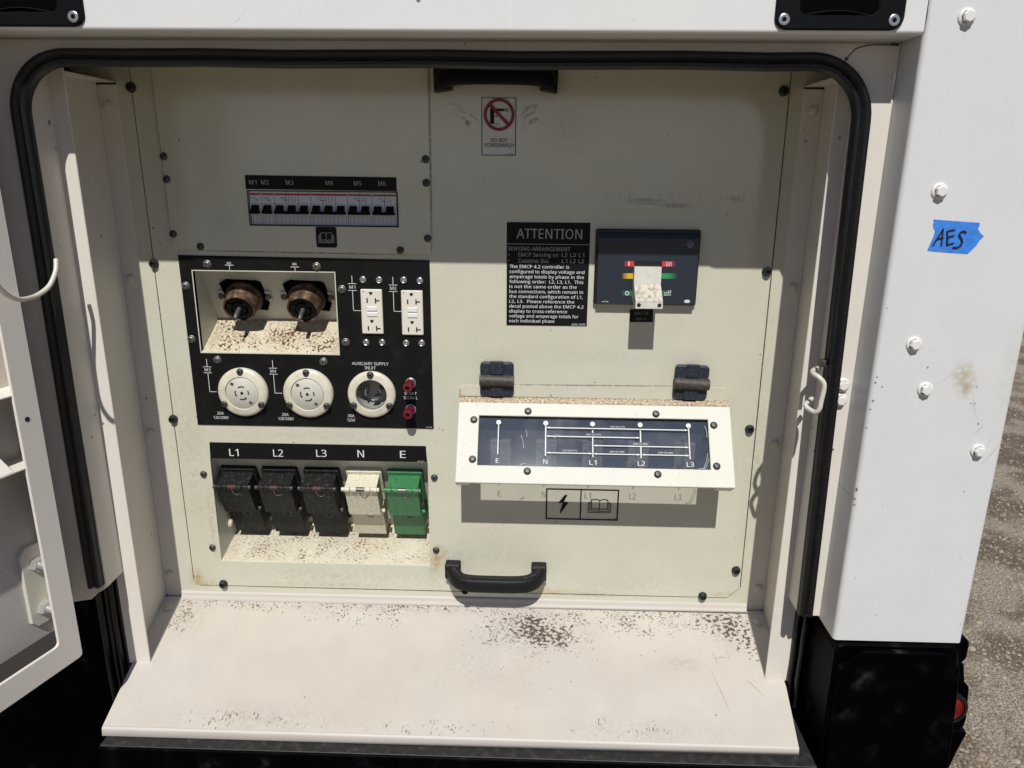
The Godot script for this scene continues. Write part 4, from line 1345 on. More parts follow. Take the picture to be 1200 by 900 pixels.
func handles() -> void:
	# upper: a wide bar just under the seal
	var p := curve(PackedVector3Array([Vector3(-0.074, -0.001, 0.0), Vector3(-0.0735, -0.001, 0.020), Vector3(-0.064, 0.000, 0.034), Vector3(-0.040, 0.0015, 0.040), Vector3(0.0, 0.002, 0.041), Vector3(0.040, 0.0015, 0.040), Vector3(0.064, 0.000, 0.034), Vector3(0.0735, -0.001, 0.020), Vector3(0.074, -0.001, 0.0)]), 4)
	var o := grip("upper_handle", "black plastic bow handle at the top of the panel, half hidden by the seal", p, 0.0110, 0.0095, M.plastic, 0.0, Vector3(-0.0250, 1.7355, 0.0025))
	# its two feet
	for k in [-1.0, 1.0]:
		T = Transform3D(Basis.IDENTITY, o.position)
		var s := S()
		var f := pv([-0.0115, -0.0165, 0.0115, -0.0130, 0.0125, 0.0135, -0.0125, 0.0135])
		for i in f.size():
			f[i] = Vector2(k * (0.0715 - f[i].x * 1.0), f[i].y)
		plate(s, f, 0.0, 0.026, 0.004)
		put("foot", s, M.plastic, o)
	p = curve(PackedVector3Array([Vector3(-0.0700, 0.004, 0.0), Vector3(-0.0695, 0.003, 0.016), Vector3(-0.058, -0.001, 0.034), Vector3(-0.038, -0.002, 0.0405), Vector3(0.0, -0.002, 0.0415), Vector3(0.038, -0.002, 0.0405), Vector3(0.060, -0.001, 0.033), Vector3(0.0715, 0.003, 0.016), Vector3(0.0720, 0.004, 0.0)]), 4)
	o = grip("lower_handle", "black plastic bow handle near the shelf, chipped at its left end, casting a grey shadow", p, 0.0125, 0.0105, M.plastic_grip, 0.0, Vector3(-0.0230, 0.9830, 0.0025))
	for k in [-1.0, 1.0]:
		T = Transform3D(Basis.IDENTITY, o.position)
		var s := S()
		plate(s, rrect(k * 0.0705 - 0.0125, -0.010, k * 0.0705 + 0.0125, 0.0165, 0.003, 3), 0.0, 0.018, 0.003)
		put("foot", s, M.plastic_grip, o)
	# torn-off lump and stub at the left end
	T = Transform3D(Basis.IDENTITY, o.position)
	var s := S()
	lathe(s, pv([0.0060, -0.020, 0.0062, -0.004, 0.0054, 0.0005, 0.0036, 0.0012, 0.003, -0.004, 0, -0.004]), 14, Vector3(-0.0475, -0.0130, 0.046))
	lathe(s, pv([0.0040, -0.012, 0.0042, -0.002, 0.003, 0.001, 0, 0.001]), 10, Vector3(-0.0385, -0.0125, 0.044))
	lathe(s, pv([0.0026, -0.012, 0.0026, -0.002, 0.0015, 0.001, 0, 0.001]), 8, Vector3(-0.0335, -0.0115, 0.046))
	put("broken_stub", s, M.plastic, o)
	T = Transform3D.IDENTITY

func stickers() -> void:
	T = Transform3D.IDENTITY
	var z := 0.0025
	var a := thing("no_powerwash_sticker", "white sticker with a red prohibition ring reading DO NOT POWERWASH", "sticker", Vector3(-0.0215, 1.676, z))
	var s := S()
	plate(s, rrect(-0.0462, 1.6368, 0.0032, 1.7147, 0.002, 3), z, z + 0.0004)
	put("backing", s, M.sticker, a)
	s = S()
	frame2(s, -0.0455, 1.6376, 0.0025, 1.7140, 0.0009, z + 0.0010)
	var cx := -0.0210
	var cy := 1.6918
	# spray gun behind the ring
	fill(s, pv([cx - 0.0125, cy - 0.012, cx - 0.0072, cy - 0.012, cx - 0.0068, cy + 0.0075, cx - 0.0125, cy + 0.0080]), [], z + 0.0010, Vector3.BACK)
	fill(s, pv([cx - 0.0070, cy + 0.0046, cx + 0.0072, cy + 0.0046, cx + 0.0072, cy + 0.0078, cx - 0.0070, cy + 0.0078]), [], z + 0.0010, Vector3.BACK)
	fill(s, circ(cx - 0.0042, cy - 0.0020, 0.0013, 10), [], z + 0.0010, Vector3.BACK)
	for k in 3:
		stroke(s, [Vector2(cx + 0.0078, cy + 0.0056 + k * 0.0006), Vector2(cx + 0.0105, cy + 0.0044 + k * 0.0018), Vector2(cx + 0.0130, cy + 0.0048 + k * 0.0016)], 0.0006, z + 0.0010)
	stroke(s, [Vector2(cx - 0.0072, cy - 0.0105), Vector2(cx - 0.003, cy - 0.0125), Vector2(cx - 0.001, cy - 0.0118)], 0.0006, z + 0.0010)
	txt(s, "DO NOT", cx + 0.0002, 1.6583, 0.0052, z + 0.0010, 0.0235)
	txt(s, "POWERWASH", cx + 0.0006, 1.6515, 0.0052, z + 0.0010, 0.0405)
	txt(s, "321-0421", -0.0055, 1.6395, 0.0018, z + 0.0010, 0.0105)
	put("printing", s, M.ink_black, a)
	s = S()
	fill(s, circ(cx, cy, 0.0214, 40), [circ(cx, cy, 0.0172, 40)], z + 0.0016, Vector3.BACK)
	stroke(s, [Vector2(cx - 0.0135, cy + 0.0135), Vector2(cx + 0.0135, cy - 0.0135)], 0.0044, z + 0.0020)
	put("prohibition_ring", s, M.ring_red, a)
	# black ATTENTION plate
	var b := thing("attention_plate", "black plate headed ATTENTION with a paragraph about sensing arrangement", "notice", Vector3(0.051, 1.4707, z))
	s = S()
	plate(s, PackedVector2Array([Vector2(-0.0088, 1.3950), Vector2(0.1112, 1.3953), Vector2(0.1110, 1.5464), Vector2(-0.0094, 1.5462)]), z, z + 0.0009, 0.0003)
	put("plate", s, M.ink_black, b)
	s = S()
	var zz := z + 0.0016
	txt(s, "ATTENTION", 0.0522, 1.5302, 0.0138, zz, 0.0945)
	fill(s, rect(-0.0090, 1.5150, 0.1108, 1.5157), [], zz, Vector3.BACK)
	txt(s, "SENSING ARRANGEMENT", -0.0072, 1.5086, 0.0055, zz, 0.0905, -1)
	for e in [["EMCP Sensing on", 1.5000, 0.0580], ["Customer Bus", 1.4916, 0.0442]]:
		fill(s, circ(-0.0058, e[1], 0.0010, 8), [], zz, Vector3.BACK)
		txt(s, e[0], 0.0078, e[1], 0.0054, zz, e[2], -1)
	var r1 := ["L2", "L3", "L1"]
	var r2 := ["L1", "L2", "L3"]
	for i in 3:
		txt(s, r1[i], 0.0712 + i * 0.0122, 1.5003, 0.0054, zz, 0.0078, -1)
		txt(s, r2[i], 0.0712 + i * 0.0122, 1.4917, 0.0054, zz, 0.0078, -1)
	put("heading_lettering", s, M.ink_grey, b)
	s = S()
	var lines := [["The EMCP 4.2 controller is", 0.0870], ["configured to display voltage and", 0.1095], ["amperage totals by phase in the", 0.1090], ["following order:  L2, L3, L1.  This", 0.1085], ["is not the same order as the", 0.0990], ["bus connections, which remain in", 0.1085], ["the standard configuration of L1,", 0.1085], ["L2, L3.  Please reference the", 0.0960], ["decal posted above the EMCP 4.2", 0.1100], ["display to cross-reference", 0.0860], ["voltage and amperage totals for", 0.1030], ["each individual phase", 0.0675]]
	for i in lines.size():
		txt(s, lines[i][0], -0.0048, 1.4828 - i * 0.00733, 0.0046, zz, lines[i][1], -1)
	txt(s, "429-1579", 0.0985, 1.3976, 0.0032, zz, 0.0200)
	put("paragraph_lettering", s, M.ink_white, b)
	# clear warning sticker: bolt and book
	var c := thing("shock_manual_sticker", "clear sticker with a lightning bolt and an open book below the terminal cover", "sticker", Vector3(0.1145, 1.1044, z))
	s = S()
	frame2(s, 0.0565, 1.0772, 0.1726, 1.1316, 0.0022, z + 0.0006)
	fill(s, rect(0.1112, 1.0790, 0.1132, 1.1298), [], z + 0.0008, Vector3.BACK)
	fill(s, pv([0.0868, 1.1210, 0.0758, 1.1060, 0.0836, 1.1070, 0.0788, 1.0890, 0.0808, 1.0885, 0.0930, 1.1085, 0.0850, 1.1078, 0.0905, 1.1205]), [], z + 0.0006, Vector3.BACK)
	book(s, 0.1423, 1.1040, 0.036, z + 0.0006)
	txt(s, "227-7288", 0.1635, 1.0806, 0.0017, z + 0.0006, 0.0135)
	put("printing", s, M.ink_black, c)

func main_breaker() -> void:
	T = Transform3D.IDENTITY
	var z := 0.0025
	var b := thing("main_circuit_breaker", "dark navy main circuit breaker with a cream lever between on and off marks", "circuit breaker", Vector3(0.195, 1.484, z))
	var s := S()
	plate(s, rrect(0.1190, 1.4295, 0.2685, 1.5385, 0.003, 3), z, 0.0105, 0.0015)
	put("rim", s, M.navy_edge, b)
	# face: rounded over at the top
	s = S()
	var prof := PackedVector2Array([Vector2(0.0095, 1.4318), Vector2(0.0150, 1.4318), Vector2(0.0162, 1.4330), Vector2(0.0162, 1.5200), Vector2(0.0156, 1.5262), Vector2(0.0140, 1.5308), Vector2(0.0115, 1.5340), Vector2(0.0095, 1.5350)])
	prism(s, prof, 0.1228, 0.2655, false)
	put("face", s, M.navy, b)
	# colour marks that fade into the face
	var zz := 0.0168
	var base := Color(0.020, 0.025, 0.036)
	for e in [[0.1745, 0.1590, 1.4903, Color(0.55, 0.035, 0.04)], [0.2145, 0.2340, 1.4908, Color(0.55, 0.035, 0.04)], [0.1745, 0.1578, 1.4728, Color(0.62, 0.40, 0.02)], [0.2145, 0.2370, 1.4735, Color(0.035, 0.26, 0.10)], [0.1745, 0.1580, 1.4478, Color(0.02, 0.14, 0.065)], [0.2145, 0.2330, 1.4484, Color(0.02, 0.14, 0.065)]]:
		s = S()
		var xm := lerpf(e[0], e[1], 0.42)
		for seg in [[e[0], xm, e[3], e[3]], [xm, e[1], e[3], base]]:
			var q := [Vector3(seg[0], e[2] - 0.0040, zz), Vector3(seg[1], e[2] - 0.0040, zz), Vector3(seg[1], e[2] + 0.0040, zz), Vector3(seg[0], e[2] + 0.0040, zz)]
			var cc := [seg[2], seg[3], seg[3], seg[2]]
			var order := [0, 3, 2, 0, 2, 1] if seg[1] > seg[0] else [0, 2, 3, 0, 1, 2]
			for i in order:
				s.set_color(cc[i])
				vtx(s, q[i], -1)
		put("colour_mark", s, M.tint, b)
	s = S()
	zz = 0.0174
	fill(s, rect(0.1662, 1.4874, 0.1680, 1.4934), [], zz, Vector3.BACK)
	put("one_mark", s, M.ink_white, b)
	s = S()
	txt(s, "on", 0.2240, 1.4914, 0.0078, zz, 0.0082)
	put("on_lettering", s, M.ink_white, b)
	s = S()
	fill(s, circ(0.1667, 1.4478, 0.0031, 20), [circ(0.1667, 1.4478, 0.0019, 20)], zz, Vector3.BACK)
	put("zero_mark", s, M.ink_white, b)
	s = S()
	txt(s, "off", 0.2255, 1.4486, 0.0074, zz, 0.0100)
	put("off_lettering", s, M.ink_white, b)
	s = S()
	stroke(s, [Vector2(0.1310, 1.4350), Vector2(0.1345, 1.4350), Vector2(0.1365, 1.4362)], 0.0008, zz)
	stroke(s, [Vector2(0.1368, 1.4350), Vector2(0.1400, 1.4350)], 0.0008, zz)
	put("switch_mark", s, M.ink_white, b)
	s = S()
	var ov := PackedVector2Array()
	for p in circ(0, 0, 1.0, 20):
		ov.append(Vector2(0.2541 + p.x * 0.0044, 1.4372 + p.y * 0.0024))
	fill(s, ov, [], zz, Vector3.BACK)
	put("oval_mark", s, M.ink_white, b)
	s = S()
	fill(s, circ(0.2530, 1.5185, 0.0046, 24), [circ(0.2530, 1.5185, 0.0040, 24)], zz, Vector3.BACK)
	txt(s, "ge", 0.2530, 1.5190, 0.0048, zz, 0.0056)
	txt(s, ". -", 0.2430, 1.5188, 0.0022, zz, 0.0060)
	put("round_emblem", s, M.ink_grey, b)
	# slot over the lever
	s = S()
	plate(s, rect(0.1748, 1.4860, 0.2135, 1.4948), 0.0163, 0.0178, 0.0004)
	put("lever_slot", s, M.navy_edge, b)
	s = S()
	var lv := PackedVector2Array([Vector2(0.0160, 1.4870), Vector2(0.0300, 1.4878), Vector2(0.0325, 1.4640), Vector2(0.0160, 1.4640)])
	var l2 := PackedVector2Array([Vector2(0.0160, 1.4640), Vector2(0.0325, 1.4639), Vector2(0.0600, 1.4432), Vector2(0.0605, 1.4335), Vector2(0.0560, 1.4328), Vector2(0.0160, 1.4395)])
	prism(s, lv, 0.1738, 0.2120)
	var lever := put("lever", s, M.lever, b)
	s = S()
	prism(s, l2, 0.1740, 0.2118)
	put("lever_nose", s, M.lever, lever)
	s = S()
	var d := Vector2(0.0275, -0.0207).normalized()
	var pr := PackedVector2Array([Vector2(0.0330, 1.46395), Vector2(0.0604, 1.44335), Vector2(0.0600, 1.4428), Vector2(0.0326, 1.4634)])
	prism(s, pr, 0.1744, 0.2114)
	put("dirty_top", s, M.lever_dirt, lever)
	for x in [0.1786, 0.2072]:
		s = S()
		plate(s, circ(x, 1.4385, 0.0027, 14), 0.0590, 0.0611)
		put("hole", s, M.slot, lever)
	# small plate under it
	var p := thing("breaker_name_plate", "small black plate reading MCCB under the main breaker lever", "label", Vector3(0.1914, 1.412, z))
	s = S()
	plate(s, PackedVector2Array([Vector2(0.1744, 1.4025), Vector2(0.2088, 1.4030), Vector2(0.2080, 1.4222), Vector2(0.1738, 1.4217)]), z, z + 0.0015, 0.0004)
	put("plate", s, M.ink_black, p)
	s = S()
	txt(s, "MCCB", 0.1912, 1.4162, 0.0050, z + 0.0022, 0.0195)
	txt(s, "800 A", 0.1912, 1.4077, 0.0040, z + 0.0022, 0.0160)
	put("lettering", s, M.ink_dim, p)

func terminal_cover() -> void:
	T = Transform3D.IDENTITY
	var z := 0.0025
	# terminals behind the window
	var tb := thing("terminal_board", "dark board with grey terminal pads seen through the smoked window", "terminal board", Vector3(0.125, 1.2, z))
	var s := S()
	plate(s, rect(-0.062, 1.146, 0.312, 1.270), z, 0.0050, 0.0005)
	put("board", s, M.inner_dark, tb)
	for i in 5:
		var x := -0.018 + i * 0.0712
		s = S()
		plate(s, rect(x - 0.014, 1.156, x + 0.018, 1.2150), 0.0050, 0.0140, 0.001)
		lathe(s, pv([0.0100, 0.014, 0.0100, 0.018, 0.0070, 0.0185, 0.0068, 0.026, 0, 0.026]), 16, Vector3(x + 0.003, 1.182, 0))
		put("terminal_pad", s, M.pad, tb)
	# hinged cover
	var at := Vector3(0.1255, 1.2785, 0.020)
	var c := thing("terminal_cover", "white tilted metal cover with a smoked window printed with terminals E N L1 L2 L3", "cover", at)
	# hinge leaf flat on the panel
	s = S()
	plate(s, PackedVector2Array([Vector2(-0.0800, 1.2795), Vector2(0.3310, 1.2830), Vector2(0.3270, 1.2990), Vector2(0.3215, 1.3040), Vector2(-0.0735, 1.3010), Vector2(-0.0790, 1.2960)]), z, 0.0042, 0.0006)
	put("hinge_leaf", s, M.panel, c)
	s = S()
	var fold := PackedVector2Array([Vector2(0.0045, 1.2838), Vector2(0.0105, 1.2822), Vector2(0.0150, 1.2805), Vector2(0.0185, 1.2786), Vector2(0.0175, 1.2765), Vector2(0.0045, 1.2790)])
	prism(s, fold, -0.0795, 0.3297, true)
	put("crusted_fold", s, M.crust, c)
	var v := Vector3(0, 0.8245, -0.5658)
	var n := Vector3(0, 0.5658, 0.8245)
	var fr := Transform3D(Basis(Vector3.RIGHT, v, n), Vector3(0, 1.2783, 0.020))
	T = fr
	s = S()
	var win := rect(-0.0482, -0.0968, 0.2955, -0.0203)
	plate(s, rrect(-0.0797, -0.1232, 0.3298, 0.0002, 0.0012, 2), -0.0018, 0.0, 0.0008, [win], true)
	put("cover_face", s, M.boxpaint, c)
	# folded rims: sides and the narrow bottom return
	for x in [-0.0797, 0.3278]:
		s = S()
		plate(s, pv([x, -0.1226, x + 0.0020, -0.1226, x + 0.0020, -0.0010, x, -0.0010]), -0.0300 if x < 0 else -0.0300, -0.0018, 0.0, [], true)
		put("side_rim", s, M.boxpaint, c)
	s = S()
	plate(s, rect(-0.0777, -0.1232, -0.0600, -0.1214), -0.0200, -0.0018, 0.0, [], true)
	plate(s, rect(0.3040, -0.1232, 0.3278, -0.1214), -0.0240, -0.0018, 0.0, [], true)
	plate(s, rect(-0.0600, -0.1232, 0.3040, -0.1214), -0.0060, -0.0018, 0.0, [], true)
	put("bottom_rim", s, M.boxpaint, c)
	var sc := [-0.0558, -0.0274, 0.0257, -0.0125, 0.2181, -0.0132, 0.3037, -0.0292, -0.0554, -0.0882, 0.0262, -0.1045, 0.2175, -0.1054, 0.3042, -0.0914]
	for i in range(0, sc.size(), 2):
		put_mesh("screw", F.pan, M.screw_dark, c, fr * Vector3(sc[i], sc[i + 1], 0) - O, fr.basis * Basis(Vector3.BACK, i * 1.3))
	# smoked pane set in behind the face, and the print on it
	s = S()
	quad(s, Vector3(-0.0540, -0.1020, -0.0026), Vector3(0.3010, -0.1020, -0.0026), Vector3(0.3010, -0.0150, -0.0086), Vector3(-0.0540, -0.0150, -0.0086), Vector3.BACK)
	put("window_pane", s, M.pane, c)
	s = S()
	uvm = 4
	quad(s, Vector3(-0.0530, -0.1010, -0.0020), Vector3(0.3000, -0.1010, -0.0020), Vector3(0.3000, -0.0155, -0.0080), Vector3(-0.0530, -0.0155, -0.0080), Vector3.BACK)
	uvm = 0
	put("dust_haze_film", s, M.film, c)
	s = S()
	var zz := -0.0016
	var cx := [-0.0183, 0.0527, 0.1230, 0.1943, 0.2663]
	for i in 5:
		fill(s, circ(cx[i], -0.0302, 0.0037, 18), [], zz, Vector3.BACK)
		var nm: String = ["E", "N", "L1", "L2", "L3"][i]
		txt(s, nm, cx[i], -0.0892, 0.0068, zz, 0.0052 if i == 0 else (0.0060 if i == 1 else 0.0105))
	stroke(s, [Vector2(cx[0], -0.032), Vector2(cx[0], -0.0797)], 0.0015, zz)
	stroke(s, [Vector2(cx[1], -0.032), Vector2(cx[1], -0.0805)], 0.0018, zz)
	stroke(s, [Vector2(cx[2], -0.0400), Vector2(cx[2], -0.0440)], 0.0018, zz)
	stroke(s, [Vector2(cx[2], -0.0500), Vector2(cx[2], -0.0810)], 0.0016, zz)
	stroke(s, [Vector2(cx[3], -0.0390), Vector2(cx[3], -0.0570)], 0.0018, zz)
	stroke(s, [Vector2(cx[3], -0.0640), Vector2(cx[3], -0.0810)], 0.0018, zz)
	stroke(s, [Vector2(cx[4], -0.032), Vector2(cx[4], -0.0812)], 0.0016, zz)
	for e in [[1, 4, -0.0371, "120V OR 277V", 0.1602, 0.0031], [1, 3, -0.0503, "120V OR 277V", 0.1238, 0.0036], [2, 4, -0.0634, "208V OR 480V", 0.1939, 0.0038], [1, 2, -0.0757, "120V OR 277V", 0.0887, 0.0037], [2, 3, -0.0760, "208V OR 480V", 0.1588, 0.0037], [3, 4, -0.0759, "208V OR 480V", 0.2306, 0.0035]]:
		var xa: float = cx[e[0]] + 0.0016
		var xb: float = cx[e[1]] - 0.0016
		stroke(s, [Vector2(xa, e[2]), Vector2(xb, e[2])], 0.0014, zz + 0.0002)
		fill(s, pv([xa, e[2], xa + 0.004, e[2] - 0.0016, xa + 0.004, e[2] + 0.0016]), [], zz + 0.0004, Vector3.BACK)
		fill(s, pv([xb, e[2], xb - 0.004, e[2] - 0.0016, xb - 0.004, e[2] + 0.0016]), [], zz + 0.0004, Vector3.BACK)
		txt(s, e[3], e[4], e[2] + e[5], 0.0024, zz + 0.0004, 0.0225)
	put("window_print", s, M.ink_white, c)
	s = S()
	for e in [[0.2850, -0.0960, 0.2925, -0.0720], [0.2870, -0.0960, 0.2935, -0.0800], [0.2780, -0.0955, 0.2870, -0.0945], [0.2905, -0.0300, 0.2930, -0.0480], [0.0145, -0.0945, 0.0230, -0.0925], [0.0165, -0.0960, 0.0195, -0.0920], [0.0640, -0.0520, 0.0725, -0.0480], [0.0660, -0.0540, 0.0680, -0.0470], [0.0160, -0.0500, 0.0200, -0.0700], [0.0230, -0.0420, 0.0245, -0.0520]]:
		stroke(s, [Vector2(e[0], e[1]), Vector2((e[0] + e[2]) * 0.5 + 0.0012, (e[1] + e[3]) * 0.5), Vector2(e[2], e[3])], 0.0007, zz + 0.0006)
	put("scratches_and_glints", s, M.ink_grey, c)  # scratches, with crossed strokes painting sparkles of light on the pane
	T = Transform3D.IDENTITY
	# two black hinges
	var i := 0
	for x in [-0.0225, 0.2712]:
		i += 1
		var h := thing("cover_hinge", "dusty black hinge above the %s end of the terminal cover" % ["E", "L3"][i - 1], "hinge", Vector3(x, 1.312, z), "hinges of the terminal cover")
		T = Transform3D(Basis(Vector3.BACK, 0.0 if i == 1 else -0.03), Vector3(x, 1.3125, 0.0042))
		for k in [1.0, -1.0]:
			s = S()
			if k > 0:
				plate(s, rrect(-0.0255, 0.004, 0.0255, 0.0265, 0.006, 3), 0.0, 0.0075, 0.0020)
			else:
				plate(s, rrect(-0.0255, -0.0275, 0.0255, -0.0070, 0.006, 3), 0.0, 0.0065, 0.0020)
			var leaf := put("leaf", s, M.hinge_blue, h)
			s = S()
			plate(s, rrect(-0.0100, 0.008 if k > 0 else -0.0265, 0.0100, 0.0290 if k > 0 else -0.0090, 0.002, 2), 0.0060, 0.0098, 0.0012)
			put("screw_cap", s, M.hinge_blue, leaf)
		s = S()
		var tb2 := PackedVector3Array([Vector3(-0.0262, -0.0015, 0.0080), Vector3(0.0262, -0.0015, 0.0080)])
		tube(s, tb2, 0.0088, 12)
		put("barrel", s, M.hinge_dirt, h)
		T = Transform3D.IDENTITY

# ---------------------------------------------------------------- outlet panel
func outlet_panel() -> void:
	T = Transform3D.IDENTITY
	var z0 := 0.0025
	var z1 := 0.0042
	var o := thing("outlet_panel", "black outlet panel with white lettering, a recessed pocket and six outlets", "outlet panel", Vector3(-0.308, 1.23, z0))
	var hole := rect(RX0, 1.3457, RX1, 1.4708)
	var s := S()
	plate(s, PackedVector2Array([Vector2(-0.4942, 1.2281), Vector2(-0.1214, 1.2287), Vector2(-0.1222, 1.4901), Vector2(-0.4950, 1.4931)]), z0, z1, 0.0004, [hole, circ(-0.2157, 1.2838, 0.0236, 28)])
	put("face", s, M.black_face, o)
	# pocket: back wall leaning forward, floor rising to the back
	s = S()
	var zb := -0.0700
	var yb := 1.3840
	var zt := -0.0240
	var fl := S()
	uvm = 2
	quad(fl, Vector3(RX0, 1.3457, z1 - 0.0005), Vector3(RX1, 1.3457, z1 - 0.0005), Vector3(RX1, yb, zb), Vector3(RX0, yb, zb), Vector3(0, 1, 0.5))
	put("pocket_floor", fl, M.pocket, o)
	uvm = 0
	quad(s, Vector3(RX0, yb, zb), Vector3(RX1, yb, zb), Vector3(RX1, 1.4708, zt), Vector3(RX0, 1.4708, zt), Vector3(0, -0.5, 1))
	quad(s, Vector3(RX0, 1.4708, zt), Vector3(RX1, 1.4708, zt), Vector3(RX1, 1.4708, z1 - 0.0005), Vector3(RX0, 1.4708, z1 - 0.0005), Vector3.DOWN)
	for k in [RX0, RX1]:
		var nn := Vector3.RIGHT if k == RX0 else Vector3.LEFT
		quad(s, Vector3(k, 1.3457, z1 - 0.0005), Vector3(k, yb, zb), Vector3(k, 1.4708, zt), Vector3(k, 1.4708, z1 - 0.0005), nn)
	put("pocket_wall", s, M.cream, o)
	s = S()
	frame2(s, RX0 - 0.0008, 1.3449, RX1 + 0.0008, 1.4716, 0.0014, z1 + 0.0004)
	put("pocket_edge", s, M.cream, o)
	screws(o, "washer", M.screw_grey, z1, [-0.4522, 1.4802, -0.2893, 1.4790, -0.4881, 1.4476, -0.2535, 1.4457, -0.4885, 1.3663, -0.2523, 1.3654, -0.4519, 1.3345, -0.2880, 1.3345])
	screws(o, "small", M.screw_bright, z1, [-0.2214, 1.4610, -0.1973, 1.4607, -0.1610, 1.4612, -0.1370, 1.4605, -0.2209, 1.3659, -0.1966, 1.3663, -0.1602, 1.3658, -0.1366, 1.3662])
	# white print
	s = S()
	var z := z1 + 0.0006
	var lw := 0.0008
	for e in [["M5", -0.4192, 1.4822, 1.4793, 1.4722], ["M6", -0.3217, 1.4822, 1.4779, 1.4712]]:
		txt(s, e[0], e[1], e[2], 0.0036, z, 0.0062)
		stroke(s, [Vector2(e[1] - 0.0064, e[3]), Vector2(e[1] + 0.0064, e[3])], lw, z)
		stroke(s, [Vector2(e[1], e[3]), Vector2(e[1], e[4])], lw, z)
	for e in [["M1", -0.2378, 1.4662, 1.4544, 1.4443, 1.4141, -0.2256], ["M2", -0.1770, 1.4653, 1.4533, 1.4437, 1.4139, -0.1649], ["M3", -0.4688, 1.3354, 1.3231, 1.3136, 1.2832, -0.4583], ["M4", -0.3668, 1.3353, 1.3227, 1.3132, 1.2828, -0.3557]]:
		txt(s, e[0], e[1], (e[3] + e[4]) * 0.5, 0.0046, z, 0.0090)
		stroke(s, [Vector2(e[1], e[2]), Vector2(e[1], e[3])], lw, z)
		stroke(s, [Vector2(e[1] - 0.0063, e[3]), Vector2(e[1] + 0.0063, e[3])], lw, z)
		stroke(s, [Vector2(e[1] - 0.0063, e[4]), Vector2(e[1] + 0.0063, e[4])], lw, z)
		stroke(s, [Vector2(e[1], e[4]), Vector2(e[1], e[5]), Vector2(e[6], e[5])], lw, z)
	for e in [["20A", -0.4558, 1.2482, 0.0105], ["120/208V", -0.4554, 1.2411, 0.0242], ["20A", -0.3535, 1.2480, 0.0105], ["120/208V", -0.3528, 1.2412, 0.0242], ["30A", -0.2500, 1.2480, 0.0105], ["125V", -0.2502, 1.2409, 0.0125], ["AUXILIARY SUPPLY", -0.2164, 1.3324, 0.0560], ["INLET", -0.2166, 1.3258, 0.0170], ["START", -0.1557, 1.2860, 0.0190], ["SIGNAL", -0.1557, 1.2790, 0.0215]]:
		txt(s, e[0], e[1], e[2], 0.0046, z, e[3])
	txt(s, "37-3893", -0.1285, 1.2315, 0.0016, z, 0.0090)
	put("lettering", s, M.ink_white, o)
	pin_connectors()
	gfci()
	twist_locks()
	inlet()
	posts()

func pin_connectors() -> void:
	# round connectors on the leaning back wall
	var tilt := atan2(0.046, 0.0868)
	var b := Basis(Vector3.RIGHT, tilt)
	var at := Vector3(-0.4195, 1.4262, -0.0476)
	var o := thing("pin_connector", "rusty round connector with a bare centre pin, left one in the pocket under M5", "connector", at, "rusty round connectors in the pocket")
	T = Transform3D(b, at)
	var s := S()
	plate(s, pv([-0.028, -0.020, 0.030, -0.027, 0.036, -0.012, 0.030, 0.026, 0.024, 0.029, -0.022, 0.031, -0.034, 0.024]), 0.0004, 0.0045, 0.0008)
	put("gasket", s, M.socket_black, o)
	s = S()
	plate(s, rrect(-0.0420, -0.010, -0.022, 0.010, 0.003, 3), 0.0004, 0.0034, 0.0006)
	plate(s, rrect(0.022, -0.010, 0.0420, 0.010, 0.003, 3), 0.0004, 0.0034, 0.0006)
	var ear := put("flange_ear", s, M.device, o)
	for x in [-0.0365, 0.0365]:
		put_mesh("screw", F.pan, M.screw_grey, ear, b * Vector3(x, 0, 0.0034), b)
	s = S()
	lathe(s, pv([0.0285, 0.004, 0.0285, 0.009, 0.0262, 0.011, 0.0250, 0.014, 0.0245, 0.030, 0.0245, 0.0345, 0.0235, 0.0360, 0.0218, 0.0360, 0.0214, 0.0330]), 32)
	put("shell", s, M.rust, o)
	s = S()
	lathe(s, pv([0.0215, 0.027, 0.0215, 0.0338, 0.0195, 0.0344, 0.0140, 0.0344, 0.0125, 0.0305, 0.0110, 0.0305, 0.0105, 0.0340, 0.0070, 0.0350, 0.0065, 0.0335, 0, 0.0335]), 28)
	for a in [0.5, 2.6, 4.7]:
		plate(s, PackedVector2Array([Vector2(cos(a), sin(a)) * 0.0115, Vector2(cos(a + 0.5), sin(a + 0.5)) * 0.0115, Vector2(cos(a + 0.5), sin(a + 0.5)) * 0.0185, Vector2(cos(a), sin(a)) * 0.0185]), 0.033, 0.0360, 0.0006)
	put("insulator", s, M.plastic, o)
	s = S()
	lathe(s, pv([0.0036, 0.031, 0.0034, 0.047, 0.0027, 0.0545, 0.0017, 0.0560, 0, 0.0560]), 14)
	put("pin", s, M.screw_grey, o)
	T = Transform3D.IDENTITY
	dup(o, "pin_connector", "rusty round connector with a bare centre pin, right one in the pocket under M6", Vector3(-0.3210, 1.4262, -0.0476))

